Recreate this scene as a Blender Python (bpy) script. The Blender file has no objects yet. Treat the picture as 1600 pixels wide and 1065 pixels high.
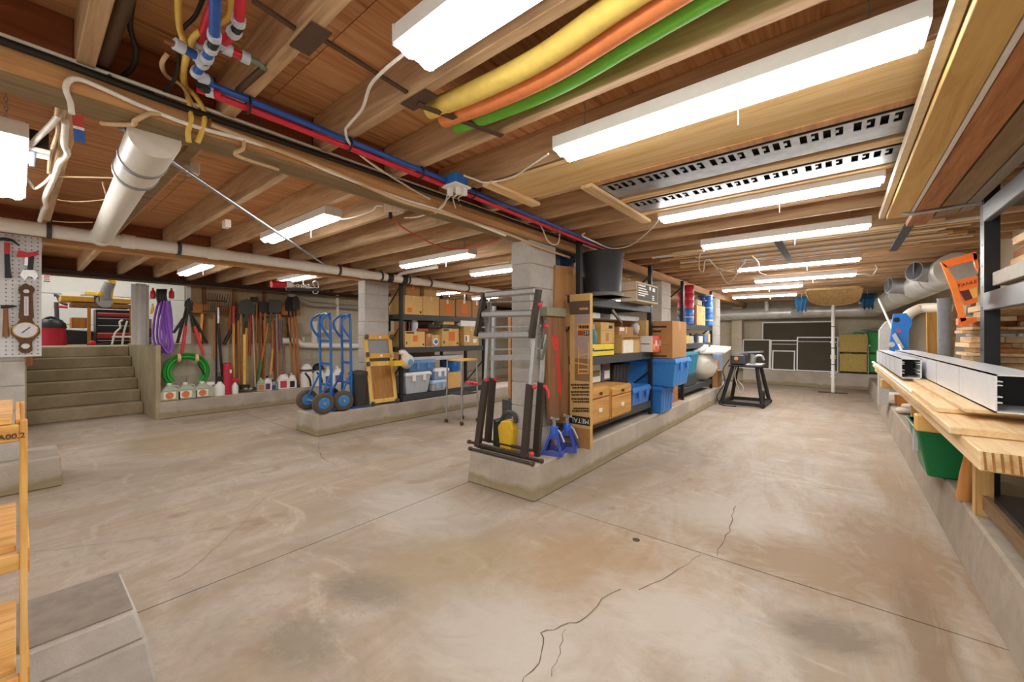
import bpy, math, random
from mathutils import Vector as V, Matrix, Euler
random.seed(7)
SC = bpy.context.scene
COL = SC.collection

# ---------------------------------------------------------------- camera, world, exposure
F, HOR, VPX = 628.0, 525.0, 1310.0            # focal length and vanishing point in a 1600x1065 frame
YAW = math.atan2(VPX - 800, F)
CAMZ = 1.25
cam = bpy.data.cameras.new('camera'); camo = bpy.data.objects.new('camera', cam); COL.objects.link(camo)
cam.sensor_width = 36; cam.lens = F / 1600 * 36; cam.shift_y = (HOR - 532.5) / 1600; cam.clip_start = .02
camo.location = (0, 0, CAMZ); camo.rotation_euler = (math.pi / 2, 0, YAW)
SC.camera = camo
w = bpy.data.worlds.new('world'); SC.world = w; w.use_nodes = True
w.node_tree.nodes['Background'].inputs[0].default_value = (1, .95, .88, 1)
w.node_tree.nodes['Background'].inputs[1].default_value = 1.0
SC.view_settings.view_transform = 'Standard'; SC.view_settings.look = 'None'
SC.view_settings.exposure = 0.0; SC.view_settings.gamma = 1.0; SC.view_settings.use_curve_mapping = False
SC.cycles.max_bounces = 8; SC.cycles.diffuse_bounces = 5; SC.cycles.use_denoising = True
SC.cycles.sample_clamp_indirect = 6
LAMP = 30.0                                    # strength of the tube lenses

# ---------------------------------------------------------------- photo measurements to metres (points on known planes)
FW = (-math.sin(YAW), math.cos(YAW)); RT = (math.cos(YAW), math.sin(YAW))
def ray(u): return (F*FW[0] + (u-800)*RT[0], F*FW[1] + (u-800)*RT[1])
def PX(u, v, X):
    r = ray(u); t = X / r[0]; return V((X, t*r[1], CAMZ + (HOR-v)*t))
def PY(u, v, Y):
    r = ray(u); t = Y / r[1]; return V((t*r[0], Y, CAMZ + (HOR-v)*t))
def PZ(u, v, Z):
    r = ray(u); t = (Z-CAMZ) / (HOR-v); return V((t*r[0], t*r[1], Z))
def cbx(uL, uC, uR, vt, vb, X):
    """box whose near vertical edge stands at column uC on the plane x=X"""
    a = PX(uC, vt, X); b = PX(uC, vb, X); l = PY(uL, vt, a.y); r = PX(uR, vt, X)
    return (l.x, X, a.y, r.y, b.z, a.z)
def fbx(u0, u1, vt, vb, X, d):
    a = PX(u0, vt, X); b = PX(u1, vt, X); c = PX((u0+u1)/2, vt, X); e = PX((u0+u1)/2, vb, X)
    return (X-d, X, a.y, b.y, e.z, c.z)
def fby(u0, u1, vt, vb, Y, d):
    a = PY(u0, vt, Y); b = PY(u1, vt, Y); c = PY((u0+u1)/2, vt, Y); e = PY((u0+u1)/2, vb, Y)
    return (a.x, b.x, Y, Y+d, e.z, c.z)

# ---------------------------------------------------------------- materials
def lin(h):
    if not isinstance(h, str): return (*h[:3], 1)
    c = [int(h[i:i+2], 16)/255 for i in (0, 2, 4)]
    return tuple(x/12.92 if x <= .04045 else ((x+.055)/1.055)**2.4 for x in c) + (1,)
MATS = {}
class NT:
    def __init__(s, name):
        s.m = bpy.data.materials.new(name); s.m.use_nodes = True; s.t = s.m.node_tree; s.n = s.t.nodes
        s.b = s.n['Principled BSDF']; MATS[name] = s.m
    def new(s, typ, **kw):
        n = s.n.new(typ)
        for k, v in kw.items():
            if k.startswith('i_'): n.inputs[k[2:]].default_value = v
            else: setattr(n, k, v)
        return n
    def l(s, a, b): s.t.links.new(a, b)
    def coord(s, scale=(1, 1, 1), rot=(0, 0, 0), rand=False):
        tc = s.new('ShaderNodeTexCoord'); mp = s.new('ShaderNodeMapping')
        mp.inputs['Scale'].default_value = scale; mp.inputs['Rotation'].default_value = rot
        s.l(tc.outputs['Object'], mp.inputs['Vector'])
        if rand:
            oi = s.new('ShaderNodeObjectInfo'); mu = s.new('ShaderNodeVectorMath', operation='SCALE')
            cx = s.new('ShaderNodeCombineXYZ')
            for i in range(3): s.l(oi.outputs['Random'], cx.inputs[i])
            s.l(cx.outputs[0], mu.inputs[0]); mu.inputs['Scale'].default_value = 37
            s.l(mu.outputs[0], mp.inputs['Location'])
        return mp.outputs[0]
    def noise(s, vec, scale, detail=4, rough=.55, dist=0):
        n = s.new('ShaderNodeTexNoise'); n.inputs['Scale'].default_value = scale; n.inputs['Detail'].default_value = detail
        n.inputs['Roughness'].default_value = rough; n.inputs['Distortion'].default_value = dist
        s.l(vec, n.inputs['Vector']); return n.outputs[0]
    def ramp(s, fac, stops):
        r = s.new('ShaderNodeValToRGB'); e = r.color_ramp.elements
        while len(e) < len(stops): e.new(.5)
        for x, (p, c) in zip(e, stops): x.position = p; x.color = lin(c)
        s.l(fac, r.inputs[0]); return r.outputs[0]
    def mix(s, fac, a, b, mode='MIX'):
        m = s.new('ShaderNodeMix', data_type='RGBA', blend_type=mode)
        if isinstance(fac, (int, float)): m.inputs[0].default_value = fac
        else: s.l(fac, m.inputs[0])
        for i, x in ((6, a), (7, b)):
            if isinstance(x, (str, tuple)): m.inputs[i].default_value = lin(x)
            else: s.l(x, m.inputs[i])
        return m.outputs[2]
    def vary(s, col, amt):
        """per-object brightness"""
        oi = s.new('ShaderNodeObjectInfo'); mr = s.new('ShaderNodeMapRange')
        mr.inputs['To Min'].default_value = 1-amt; mr.inputs['To Max'].default_value = 1+amt
        s.l(oi.outputs['Random'], mr.inputs['Value'])
        h = s.new('ShaderNodeHueSaturation'); s.l(mr.outputs[0], h.inputs['Value']); s.l(col, h.inputs['Color'])
        return h.outputs[0]
    def bump(s, fac, strength=.3, dist=.01):
        b = s.new('ShaderNodeBump'); b.inputs['Strength'].default_value = strength; b.inputs['Distance'].default_value = dist
        s.l(fac, b.inputs['Height']); s.l(b.outputs[0], s.b.inputs['Normal'])
    def base(s, col): s.l(col, s.b.inputs['Base Color'])

def mat(name, c, rough=.55, metal=0., amt=.08, scale=30, rnd=0., trans=0., alpha=1., emit=0.):
    if name in MATS: return MATS[name]
    n = NT(name); a = lin(c)
    d = tuple(x*(1-amt) for x in a[:3]); e = tuple(min(1, x*(1+amt)) for x in a[:3])
    f = n.noise(n.coord(rand=rnd > 0), scale, 3)
    col = n.ramp(f, [(.3, d), (.7, e)])
    if rnd: col = n.vary(col, rnd)
    n.base(col); n.b.inputs['Roughness'].default_value = rough; n.b.inputs['Metallic'].default_value = metal
    if trans: n.b.inputs['Transmission Weight'].default_value = trans; n.b.inputs['IOR'].default_value = 1.3
    if alpha < 1: n.b.inputs['Alpha'].default_value = alpha
    if emit:
        n.b.inputs['Emission Color'].default_value = a; n.b.inputs['Emission Strength'].default_value = emit
    return n.m
def wood(name, light, mid, dark, axis=0, scale=1., rnd=.12, rough=.7, rings=.35):
    if name in MATS: return MATS[name]
    n = NT(name); s = [9.*scale]*3; s[axis] = .7*scale
    v = n.coord(tuple(s), rand=True)
    f = n.noise(v, 2.2, 5, .6, .6); g = n.noise(v, 9, 3, .6)
    col = n.ramp(f, [(.28, dark), (.48, mid), (.72, light)])
    col = n.mix(n.ramp(g, [(.35, (rings, rings, rings)), (.62, (0., 0., 0.))]), col, dark)
    # sparse knots
    s2 = [3.]*3; s2[axis] = 1.4
    vo = n.new('ShaderNodeTexVoronoi'); vo.inputs['Scale'].default_value = 1.3; n.l(n.coord(tuple(s2), rand=True), vo.inputs['Vector'])
    kn = n.ramp(vo.outputs['Distance'], [(.03, (.8, .8, .8)), (.09, (0., 0., 0.))])
    col = n.mix(kn, col, dark)
    n.base(n.vary(col, rnd)); n.b.inputs['Roughness'].default_value = rough; n.bump(f, .15, .004)
    return n.m
def concrete(name, c1, c2, c3, scale=1., rough=.85, bump=.25):
    if name in MATS: return MATS[name]
    n = NT(name); v = n.coord()
    a = n.noise(v, 1.3*scale, 6, .6, .4); b = n.noise(v, 14*scale, 4, .6); c = n.noise(v, 120*scale, 2)
    col = n.ramp(a, [(.3, c1), (.5, c2), (.7, c3)])
    col = n.mix(n.ramp(b, [(.35, (.35, .35, .35)), (.6, (0., 0., 0.))]), col, c1)
    col = n.mix(n.ramp(c, [(.3, (.3, .3, .3)), (.45, (0., 0., 0.))]), col, c1)
    n.base(col); n.b.inputs['Roughness'].default_value = rough; n.bump(c, bump, .004)
    return n.m
STAINS = []
for uv, rad, rot, c, amt, st_ in (((1300, 990), (.34, .2), .6, '6e5f4d', .75, (2.2, 1.)), ((1260, 880), (.75, .55), .2, '8c6f4c', .85, (3., 2.5)), ((1400, 860), (.5, 1.0), .2, '8a6b47', .8, (4., 2.)),
                               ((1445, 990), (.14, .9), -.02, '7d6446', .8, (3., 1.)), ((1395, 760), (.2, 1.6), 0, '947a58', .7, (3., 1.)), ((930, 880), (.9, .7), .4, 'a2835c', .6, (2., 2.)), ((570, 920), (.35, .2), .5, '6f675d', .6, (4., 2.)), ((470, 1000), (.3, .22), .1, '77705f', .6, (4., 2.)),
                               ((300, 690), (1.3, .7), .3, 'a3906f', .6, (2., 1.5)), ((700, 880), (.6, .5), .8, '9c8a6a', .6, (2., 2.)), ((650, 790), (.8, .5), 0, 'b9b2a8', .7, (2., 2.)), ((800, 1000), (.7, .5), .3, 'bcb4aa', .7, (2., 2.)), ((1050, 960), (.6, .45), .3, 'beb6ac', .7, (2.5, 2.)), ((1130, 800), (.7, .5), .2, 'b8b0a4', .6, (2.5, 2.))):
    p_ = PZ(*uv, 0); STAINS.append(((p_.x, p_.y), rad, rot, c, amt, st_))
def foot_mat():
    n = NT('footing_concrete'); v = n.coord(); ge = n.new('ShaderNodeNewGeometry'); sp = n.new('ShaderNodeSeparateXYZ'); n.l(ge.outputs['Position'], sp.inputs[0])
    a = n.noise(v, 1.6, 6, .6, .5); c = n.noise(v, 110, 2); col = n.ramp(a, [(.3, '9a8f80'), (.5, 'aea395'), (.7, 'c0b6a8')])
    ad = n.new('ShaderNodeMath', operation='MULTIPLY_ADD'); n.l(n.noise(v, 5, 4), ad.inputs[0]); ad.inputs[1].default_value = .12; n.l(sp.outputs[2], ad.inputs[2])
    col = n.mix(n.ramp(ad.outputs[0], [(.05, (.5, .5, .5)), (.12, (.85, .85, .85)), (.165, (.0, .0, .0))]), col, '8f7f58')
    col = n.mix(n.ramp(c, [(.3, (.35, .35, .35)), (.45, (0., 0., 0.))]), col, '857a6a')
    n.base(col); n.b.inputs['Roughness'].default_value = .9; n.bump(c, .3, .004); return n.m
def floor_mat():
    n = NT('floor_concrete'); v = n.coord()
    sw = n.noise(v, .55, 5, .6, 1.8)                       # trowelled drifts
    st = n.noise(n.coord((2.2, .5, 1), (0, 0, .5)), 1.1, 6, .62, 2.2)
    fine = n.noise(v, 26, 5, .65, .5); grit = n.noise(v, 190, 2)
    col = n.ramp(sw, [(.3, '8f8170'), (.45, 'a5988a'), (.58, 'b3a698'), (.75, '9c8d7b')])
    col = n.mix(n.ramp(st, [(.42, (0., 0., 0.)), (.62, (.55, .55, .55)), (.72, (.1, .1, .1))]), col, '9c8465')
    col = n.mix(n.ramp(n.noise(v, 1.9, 4, .6, 2.5), [(.62, (0., 0., 0.)), (.74, (.6, .6, .6))]), col, '866c4e')
    col = n.mix(n.ramp(n.noise(n.coord((1, 2.6, 1), (0, 0, -.3)), 1.4, 5, .65, 1.5), [(.56, (0., 0., 0.)), (.7, (.5, .5, .5))]), col, 'c7bba9')
    col = n.mix(n.ramp(fine, [(.36, (.35, .35, .35)), (.52, (0., 0., 0.))]), col, '948676')
    col = n.mix(n.ramp(grit, [(.28, (.4, .4, .4)), (.4, (0., 0., 0.))]), col, '8c7a65')
    # brown spills and broom-dragged dirt at set places on the slab
    off = (-3.85, 5.65, 0)
    for (x, y), (rx, ry), rot, c, amt, st_ in STAINS:
        mp = n.new('ShaderNodeMapping', vector_type='TEXTURE'); mp.inputs['Location'].default_value = (x, y, 0); mp.inputs['Rotation'].default_value = (0, 0, rot); mp.inputs['Scale'].default_value = (rx, ry, 1)
        ge = n.new('ShaderNodeNewGeometry'); n.l(ge.outputs['Position'], mp.inputs['Vector'])
        gr = n.new('ShaderNodeTexGradient', gradient_type='SPHERICAL'); n.l(mp.outputs[0], gr.inputs[0])
        nz = n.noise(mp.outputs[0], st_[0], 5, .65, st_[1])
        mu = n.new('ShaderNodeMath', operation='MULTIPLY'); n.l(gr.outputs['Fac'], mu.inputs[0]); n.l(nz, mu.inputs[1])
        col = n.mix(n.ramp(mu.outputs[0], [(.08, (0., 0., 0.)), (.34, (amt, amt, amt))]), col, c)
    n.base(col); n.b.inputs['Roughness'].default_value = .62; n.bump(fine, .12, .004)
    return n.m
def ply_mat(name, c, axis=1):
    n = NT(name); s = [11., 11., 11.]; s[axis] = .6
    f = n.noise(n.coord(tuple(s), rand=True), 3.0, 6, .62, 1.1)
    g = n.noise(n.coord(tuple(s), rand=True), 1.0, 3, .5, .5)
    col = n.ramp(f, [(.3, c[0]), (.45, c[1]), (.58, c[2]), (.72, c[1])])
    col = n.mix(n.ramp(g, [(.4, (.5, .5, .5)), (.65, (0., 0., 0.))]), col, c[1])
    n.base(n.vary(col, .12)); n.b.inputs['Roughness'].default_value = .75; n.bump(f, .1, .003)
    return n.m
FLOOR = floor_mat(); FOOT = foot_mat()
CONC = concrete('cast_concrete', '96897a', 'aea290', 'beb3a2')
CONCD = concrete('stair_concrete', '94876c', 'ab9d80', 'bbae92')
CMU = concrete('block_grey', 'a8a39c', 'c0bbb4', 'd0cbc5', 1.5)
CMUP = concrete('block_tan', 'a39a86', 'b7ae9a', 'c4bca9', 1.2)
WALLC = concrete('wall_concrete', 'b0a48c', 'c6baa2', 'd4c9b3', .7)
JOIST = wood('joist_wood', 'd6b791', 'c09f78', '977655', 0, 1, .16)
JOISTD = wood('blocking_wood', 'a5643f', '8f522f', '733d22', 1, 1, .15)
BEAMW = wood('beam_wood', 'e2b27c', 'd09c64', 'a87446', 1, 1, .08)
BEAMB = wood('beam_dark_brown', '9a8460', '85704e', '6a573a', 1, 1, .08)
PLYD = ply_mat('deck_plywood', ('8a5230', 'c88f5e', 'dcae7e'))
PLYL = ply_mat('pale_plywood', ('c79a5a', 'd9b478', 'e4c894'), 0)
PINE = wood('pine_x', 'ecd0a0', 'dfbb85', 'bf9058', 0, 1, .08, rings=.2)
PINEY = wood('pine_y', 'efd6ac', 'e2c292', 'c59a66', 1, 1, .1, rings=.2)
PINEZ = wood('pine_z', 'ecc98c', 'dcb06c', 'b98542', 2, 1, .08, rings=.2)
CEDAR = wood('cedar_y', 'c48a52', 'b07440', '8a5328', 1, 1.6, .06)
GREYW = wood('grey_board_y', 'a58b68', '917652', '75592f', 1, 1, .1)
RED_W = wood('red_brown_board', 'a5643c', '96562f', '7a4425', 2, 1, .06)
BLACK = mat('black_plastic', '1c1c1e', .5); BLACKM = mat('black_steel', '2b2c2e', .45, .3)
DGREY = mat('dark_grey', '3c3f42', .55); GREY = mat('grey_plastic', '8d8f92', .5); LGREY = mat('light_grey', 'bfc1c4', .5)
WHITE = mat('white_paint', 'e9e7e2', .5, amt=.03); PVC = mat('white_pipe', 'e2ddd2', .35, amt=.04)
ALU = mat('aluminium', 'b9babb', .35, .8); GALV = mat('galvanised', 'a9adb2', .42, .75, .2, 12); CHROME = mat('chrome', 'c8c8c8', .38, .8)
BROWNM = mat('brown_steel', '5a4535', .5, .3)
RED = mat('red_plastic', 'c8242c', .45); PINKR = mat('red_rubber', 'd8323e', .5); BLUE = mat('blue_plastic', '2f74c4', .4, rnd=.05)
BLUEP = mat('blue_pipe', '2258b0', .35); REDP = mat('red_pipe', 'cf2036', .35); YEL = mat('yellow_plastic', 'e3b52c', .45)
YELC = mat('yellow_cable', 'efca60', .5); WCAB = mat('white_cable', 'efebe0', .5); TCAB = mat('tan_cable', 'd2b187', .5); BCAB = mat('black_cable', '1d1b1a', .5)
GREEN = mat('green_plastic', '0f7a45', .4); LGREEN = mat('green_hose', '2fae34', .4); ORANGE = mat('orange_plastic', 'f2701c', .45)
CARD = mat('cardboard', 'cfa869', .85, amt=.06, scale=8, rnd=.12); CARDB = mat('cardboard_brown', 'ae8050', .85, amt=.06, scale=8, rnd=.1)
TAPE = mat('packing_tape', 'd9b888', .3); INK = mat('print_ink', '3a2c22', .8); INKO = mat('orange_print', 'd8742c', .8)
PURPLE = mat('purple_webbing', '8a55b8', .7); RUBBER = mat('tyre_rubber', '5a4c3e', .85); DARKGAP = mat('dark_gap', '2a2620', .95)  # last one: plain dark colour for joint gaps, holes and channel backing
BRASS = mat('brass', 'd0a85c', .35, .8); TEAL = mat('teal_plastic', '2f86a4', .4); CLEARB = mat('clear_blue_plastic', '9fb8d8', .3, amt=.04)
CLEARG = mat('clear_grey_plastic', 'b9bfc6', .3, amt=.04); JUG = mat('cloudy_jug', 'cfd6c0', .35, trans=.35, amt=.05)
LENS = NT('lamp_lens'); LENS.b.inputs['Base Color'].default_value = (1, 1, 1, 1)
LENS.b.inputs['Emission Color'].default_value = (1, .98, .95, 1); LENS.b.inputs['Emission Strength'].default_value = LAMP; LENS = LENS.m
LENSF = LENS.copy(); LENSF.name = 'lamp_lens_strong'; LENSF.node_tree.nodes['Principled BSDF'].inputs['Emission Strength'].default_value = LAMP*2.2

# ---------------------------------------------------------------- mesh building
OFF = {}
class MB:
    def __init__(s): s.v = []; s.f = []; s.sm = []
    def add(s, vs, fs, smooth=False):
        o = len(s.v); s.v += [V(p) for p in vs]; s.f += [tuple(i+o for i in f) for f in fs]; s.sm += [smooth]*len(fs); return s
    def box(s, x0, x1, y0, y1, z0, z1, M=None):
        if x0 > x1: x0, x1 = x1, x0
        if y0 > y1: y0, y1 = y1, y0
        if z0 > z1: z0, z1 = z1, z0
        vs = [V((x, y, z)) for z in (z0, z1) for y in (y0, y1) for x in (x0, x1)]
        if M: vs = [M @ p for p in vs]
        return s.add(vs, [(0, 2, 3, 1), (4, 5, 7, 6), (0, 1, 5, 4), (2, 6, 7, 3), (0, 4, 6, 2), (1, 3, 7, 5)])
    def frustum(s, b, t):
        """b, t: (x0,x1,y0,y1,z) rectangles"""
        vs = [V((x, y, b[4])) for y in b[2:4] for x in b[:2]] + [V((x, y, t[4])) for y in t[2:4] for x in t[:2]]
        return s.add(vs, [(0, 2, 3, 1), (4, 5, 7, 6), (0, 1, 5, 4), (2, 6, 7, 3), (0, 4, 6, 2), (1, 3, 7, 5)])
    def bar(s, p, q, w, h, up=(0, 0, 1)):
        p, q = V(p), V(q); d = (q-p).normalized(); u = V(up)
        if abs(d.dot(u)) > .98: u = V((1, 0, 0))
        r = d.cross(u).normalized(); u = r.cross(d).normalized(); r = r*w/2; u = u*h/2
        return s.add([p-r-u, p+r-u, p+r+u, p-r+u, q-r-u, q+r-u, q+r+u, q-r+u],
                     [(0, 3, 2, 1), (4, 5, 6, 7), (0, 1, 5, 4), (1, 2, 6, 5), (2, 3, 7, 6), (3, 0, 4, 7)])
    def cyl(s, p, q, r, r2=None, n=12, cap=True):
        p, q = V(p), V(q); r2 = r if r2 is None else r2; d = (q-p).normalized()
        a = d.orthogonal().normalized(); b = d.cross(a)
        vs = []
        for c, rr in ((p, r), (q, r2)):
            vs += [c + (a*math.cos(k*2*math.pi/n) + b*math.sin(k*2*math.pi/n))*rr for k in range(n)]
        s.add(vs, [(k, (k+1) % n, n+(k+1) % n, n+k) for k in range(n)], True)
        if cap:
            s.add(vs[:n], [tuple(range(n-1, -1, -1))]); s.add(vs[n:], [tuple(range(n))])
        return s
    def tube(s, pts, r, n=6, closed=False, smooth=0, flat=1.):
        pts = [V(p) for p in pts]
        if smooth:
            if isinstance(r, (list, tuple)):
                r = [r[min(int(i/smooth), len(r)-1)]*(1-(i % smooth)/smooth) + r[min(int(i/smooth)+1, len(r)-1)]*((i % smooth)/smooth) for i in range((len(pts)-1)*smooth+1)]
            pts = spline(pts, smooth, closed)
        m = len(pts); rings = []; up = None
        for i, p in enumerate(pts):
            a = pts[i-1] if (i or closed) else p; b = pts[(i+1) % m] if (i < m-1 or closed) else p
            d = (b-a).normalized()
            if up is None: up = d.orthogonal().normalized()
            up = (up - d*up.dot(d)).normalized(); w = d.cross(up)
            rr = r[i] if isinstance(r, (list, tuple)) else r
            rings.append([p + (up*math.cos(k*2*math.pi/n)*flat + w*math.sin(k*2*math.pi/n))*rr for k in range(n)])
        vs = [x for g in rings for x in g]; fs = []
        for i in range(m if closed else m-1):
            j = (i+1) % m
            fs += [(i*n+k, i*n+(k+1) % n, j*n+(k+1) % n, j*n+k) for k in range(n)]
        s.add(vs, fs, True)
        if not closed:
            s.add(rings[0], [tuple(range(n-1, -1, -1))]); s.add(rings[-1], [tuple(range(n))])
        return s
    def lathe(s, c, prof, n=16, ax=(0, 0, 1), a0=None):
        """profile of (radius, height) pairs about the axis ax through c"""
        c = V(c); d = V(ax).normalized(); a = V(a0) if a0 else d.orthogonal().normalized(); b = d.cross(a); vs = []
        for r, h in prof:
            vs += [c + d*h + (a*math.cos(k*2*math.pi/n) + b*math.sin(k*2*math.pi/n))*max(r, 1e-4) for k in range(n)]
        m = len(prof)
        s.add(vs, [(i*n+k, i*n+(k+1) % n, (i+1)*n+(k+1) % n, (i+1)*n+k) for i in range(m-1) for k in range(n)], True)
        s.add(vs[:n], [tuple(range(n-1, -1, -1))]); s.add(vs[-n:], [tuple(range(n))]); return s
    def prism(s, poly, o, ex, ey, ez):
        """polygon (a,b) in the frame o+a*ex+b*ey, extruded along the vector ez"""
        o, ex, ey, ez = V(o), V(ex), V(ey), V(ez); n = len(poly)
        A = [o + ex*a + ey*b for a, b in poly]; B = [p+ez for p in A]
        s.add(A+B, [tuple(range(n-1, -1, -1)), tuple(range(n, 2*n))] + [(k, (k+1) % n, n+(k+1) % n, n+k) for k in range(n)]); return s
    def ball(s, c, r, n=10, sq=(1, 1, 1)):
        c = V(c); m = n//2+1; vs = []; fs = []
        for i in range(m+1):
            th = math.pi*i/m
            for k in range(n):
                ph = 2*math.pi*k/n; vs.append(c + V((math.sin(th)*math.cos(ph)*r*sq[0], math.sin(th)*math.sin(ph)*r*sq[1], math.cos(th)*r*sq[2])))
        for i in range(m):
            for k in range(n): fs.append((i*n+k, (i+1)*n+k, (i+1)*n+(k+1) % n, i*n+(k+1) % n))
        return s.add(vs, fs, True)
    def build(s, name, m, par=None, label=None, cat=None, group=None, kind=None, bevel=0, loc=None):
        me = bpy.data.meshes.new(name); o = bpy.data.objects.new(name, me)
        if par is None:
            xs = [p.x for p in s.v]; ys = [p.y for p in s.v]; zs = [p.z for p in s.v]
            off = V(loc) if loc else V(((min(xs)+max(xs))/2, (min(ys)+max(ys))/2, min(zs))); o.location = off
        else:
            off = OFF[par.name]; o.parent = par
        me.from_pydata([tuple(p-off) for p in s.v], [], s.f); me.polygons.foreach_set('use_smooth', s.sm)
        me.materials.append(m); me.update()
        COL.objects.link(o); OFF[o.name] = off
        tag(o, label, cat, group, kind)
        if bevel:
            b = o.modifiers.new('bevel', 'BEVEL'); b.width = bevel; b.segments = 1; b.limit_method = 'ANGLE'
        return o
def spline(pts, k, closed=False):
    out = []; n = len(pts)
    for i in range(n if closed else n-1):
        g = lambda j: pts[j % n] if closed else pts[max(0, min(n-1, j))]
        a, b, c, d = g(i-1), g(i), g(i+1), g(i+2)
        for q in range(k):
            t = q/k
            out.append(.5*((2*b) + (c-a)*t + (2*a-5*b+4*c-d)*t*t + (3*b-a-3*c+d)*t**3))
    if not closed: out.append(pts[-1])
    return out
def tag(o, label=None, cat=None, group=None, kind=None):
    if label: o['label'] = label
    if cat: o['category'] = cat
    if group: o['group'] = group
    if kind: o['kind'] = kind
    return o
def thing(name, label, cat, loc, group=None, kind=None):
    o = bpy.data.objects.new(name, None); COL.objects.link(o); o.location = loc; o.empty_display_size = .1
    OFF[o.name] = V(loc); return tag(o, label, cat, group, kind)
def struct(mb, name, m, label, bevel=0): return mb.build(name, m, None, label=label, kind='structure', bevel=bevel)
def box(b, M=None): return MB().box(*b, M=M)
def base(b): return ((b[0]+b[1])/2, (b[2]+b[3])/2, b[4])
def cable(name, label, pts, r, m, cat='cable', n=6, smooth=6, group=None):
    return MB().tube(pts, r, n, smooth=smooth).build(name, m, None, label, cat, group)
def lettering(par, txt, o, ex, ey, size, m, name='lettering'):
    cu = bpy.data.curves.new('txt', 'FONT'); cu.body = txt; cu.size = size; cu.align_x = 'CENTER'; cu.align_y = 'CENTER'; cu.extrude = .0004
    t = bpy.data.objects.new('txt', cu); COL.objects.link(t)
    me = bpy.data.meshes.new_from_object(t); bpy.data.objects.remove(t)
    ex, ey = V(ex).normalized(), V(ey).normalized(); ez = ex.cross(ey)
    R = Matrix((ex, ey, ez)).transposed(); off = OFF[par.name]
    for v in me.vertices: v.co = V(o) + R @ v.co - off
    me.materials.clear(); me.materials.append(m)
    ob = bpy.data.objects.new(name, me); COL.objects.link(ob); ob.parent = par; OFF[ob.name] = off
    return ob

# ================================================================ THE SETTING
YB, YF = -1.7, 12.85          # open rear edge, far wall
ZJ, ZD = 2.16, 2.345          # joist underside, deck underside
FT = .265                     # footing height
# ---- floor: slabs parted by sawn joints
fl = struct(MB().box(-9.2, 1.5, YB, 13, -.12, -.012), 'floor', DARKGAP, 'beige concrete floor slab with sawn joints and cracks')
for x0, x1 in ((-9.2, -5.63), (-5.63, -2.46), (-2.46, 1.5)):
    ys = [YB, 2.33, 7.4, 13] if x0 < -6 else [YB, 13] if x0 < -3 else [YB, 2.49, 7.4, 13]
    for y0, y1 in zip(ys, ys[1:]):
        MB().box(x0+.004, x1-.004, y0+.004, y1-.004, -.05, 0).build('slab', FLOOR, fl)
CRACK = mat('crack_dark', '6a5a48', .95)  # flat dark brown for the crack ribbons
def crack(pts, w=.004):
    p = [PZ(u, v, .0015) for u, v in pts]; q = []
    for a, b in zip(p, p[1:]):
        n = max(2, int((b-a).length/.06)); side = V((-(b-a).y, (b-a).x, 0)).normalized()
        for k in range(n): q.append(a.lerp(b, k/n) + side*random.uniform(-.012, .012)*(0 if k == 0 else 1))
    q.append(p[-1]); vs = []; fs = []
    for i, c in enumerate(q):
        d = (q[min(i+1, len(q)-1)]-q[max(i-1, 0)]).normalized(); s = V((-d.y, d.x, 0))*w*random.uniform(.35, 1)/2
        vs += [c-s, c+s]
    fs = [(2*i, 2*i+1, 2*i+3, 2*i+2) for i in range(len(q)-1)]
    MB().add(vs, fs).build('crack', CRACK, fl)
crack([(1150, 790), (1147, 800), (1141, 830), (1128, 850), (1121, 868)], .007)
crack([(1096, 866), (1060, 888), (1035, 905), (998, 921)], .006)
crack([(970, 920), (940, 935), (925, 955), (908, 969), (890, 972), (866, 984), (845, 988), (849, 1004), (843, 1035), (818, 1058), (812, 1080)], .006)
crack([(884, 982), (880, 1000), (876, 1020), (870, 1034), (862, 1056)], .003)
crack([(440, 755), (400, 790), (385, 812), (330, 860), (285, 898), (262, 908)], .004)
crack([(500, 690), (497, 705), (507, 718), (530, 730)], .006)
crack([(42, 862), (110, 855), (200, 845), (330, 828), (430, 815)], .003)
MB().lathe((PZ(994, 843, .0005)), [(.022, 0), (.022, .002)], 12).build('floor_plug', mat('dark_plug', '4c4234', .8), fl)

# ---- footings
def footing(x0, x1, y0, y1, h, label, m=FOOT, flare=.015):
    return struct(MB().frustum((x0-flare, x1+flare, y0-flare, y1+flare, 0), (x0, x1, y0, y1, h)), 'footing', m, label, .012)
footing(-2.47, -1.785, 2.46, 9.75, FT, 'long concrete footing under the centre column and black shelves')
footing(-5.61, -5.035, 2.36, 11.5, FT, 'concrete footing under the hand trucks and second column')
footing(-8.25, -7.9, 1.35, 11.5, .27, 'concrete footing ledge below the garden tools')
footing(-5.61, -5.05, YB, .23, .25, 'short concrete footing below the pegboard pier')
footing(.55, 1.25, YB, 12.4, .3, 'concrete footing ledge along the right wall', CONC, .03)
footing(-2.0, 1.2, 12.35, 12.9, .37, 'concrete footing ledge below the leaning window screens')
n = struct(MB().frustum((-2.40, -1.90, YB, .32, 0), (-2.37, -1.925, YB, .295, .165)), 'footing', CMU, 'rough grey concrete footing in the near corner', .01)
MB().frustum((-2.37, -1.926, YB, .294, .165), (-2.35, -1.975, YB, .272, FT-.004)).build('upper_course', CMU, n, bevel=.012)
MB().box(-2.345, -1.985, YB, .265, FT-.004, FT).build('darker_top', mat('darker_top', '8d8378', .9, amt=.15, scale=20), n)  # top face in a darker, browner colour than the sides

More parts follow.
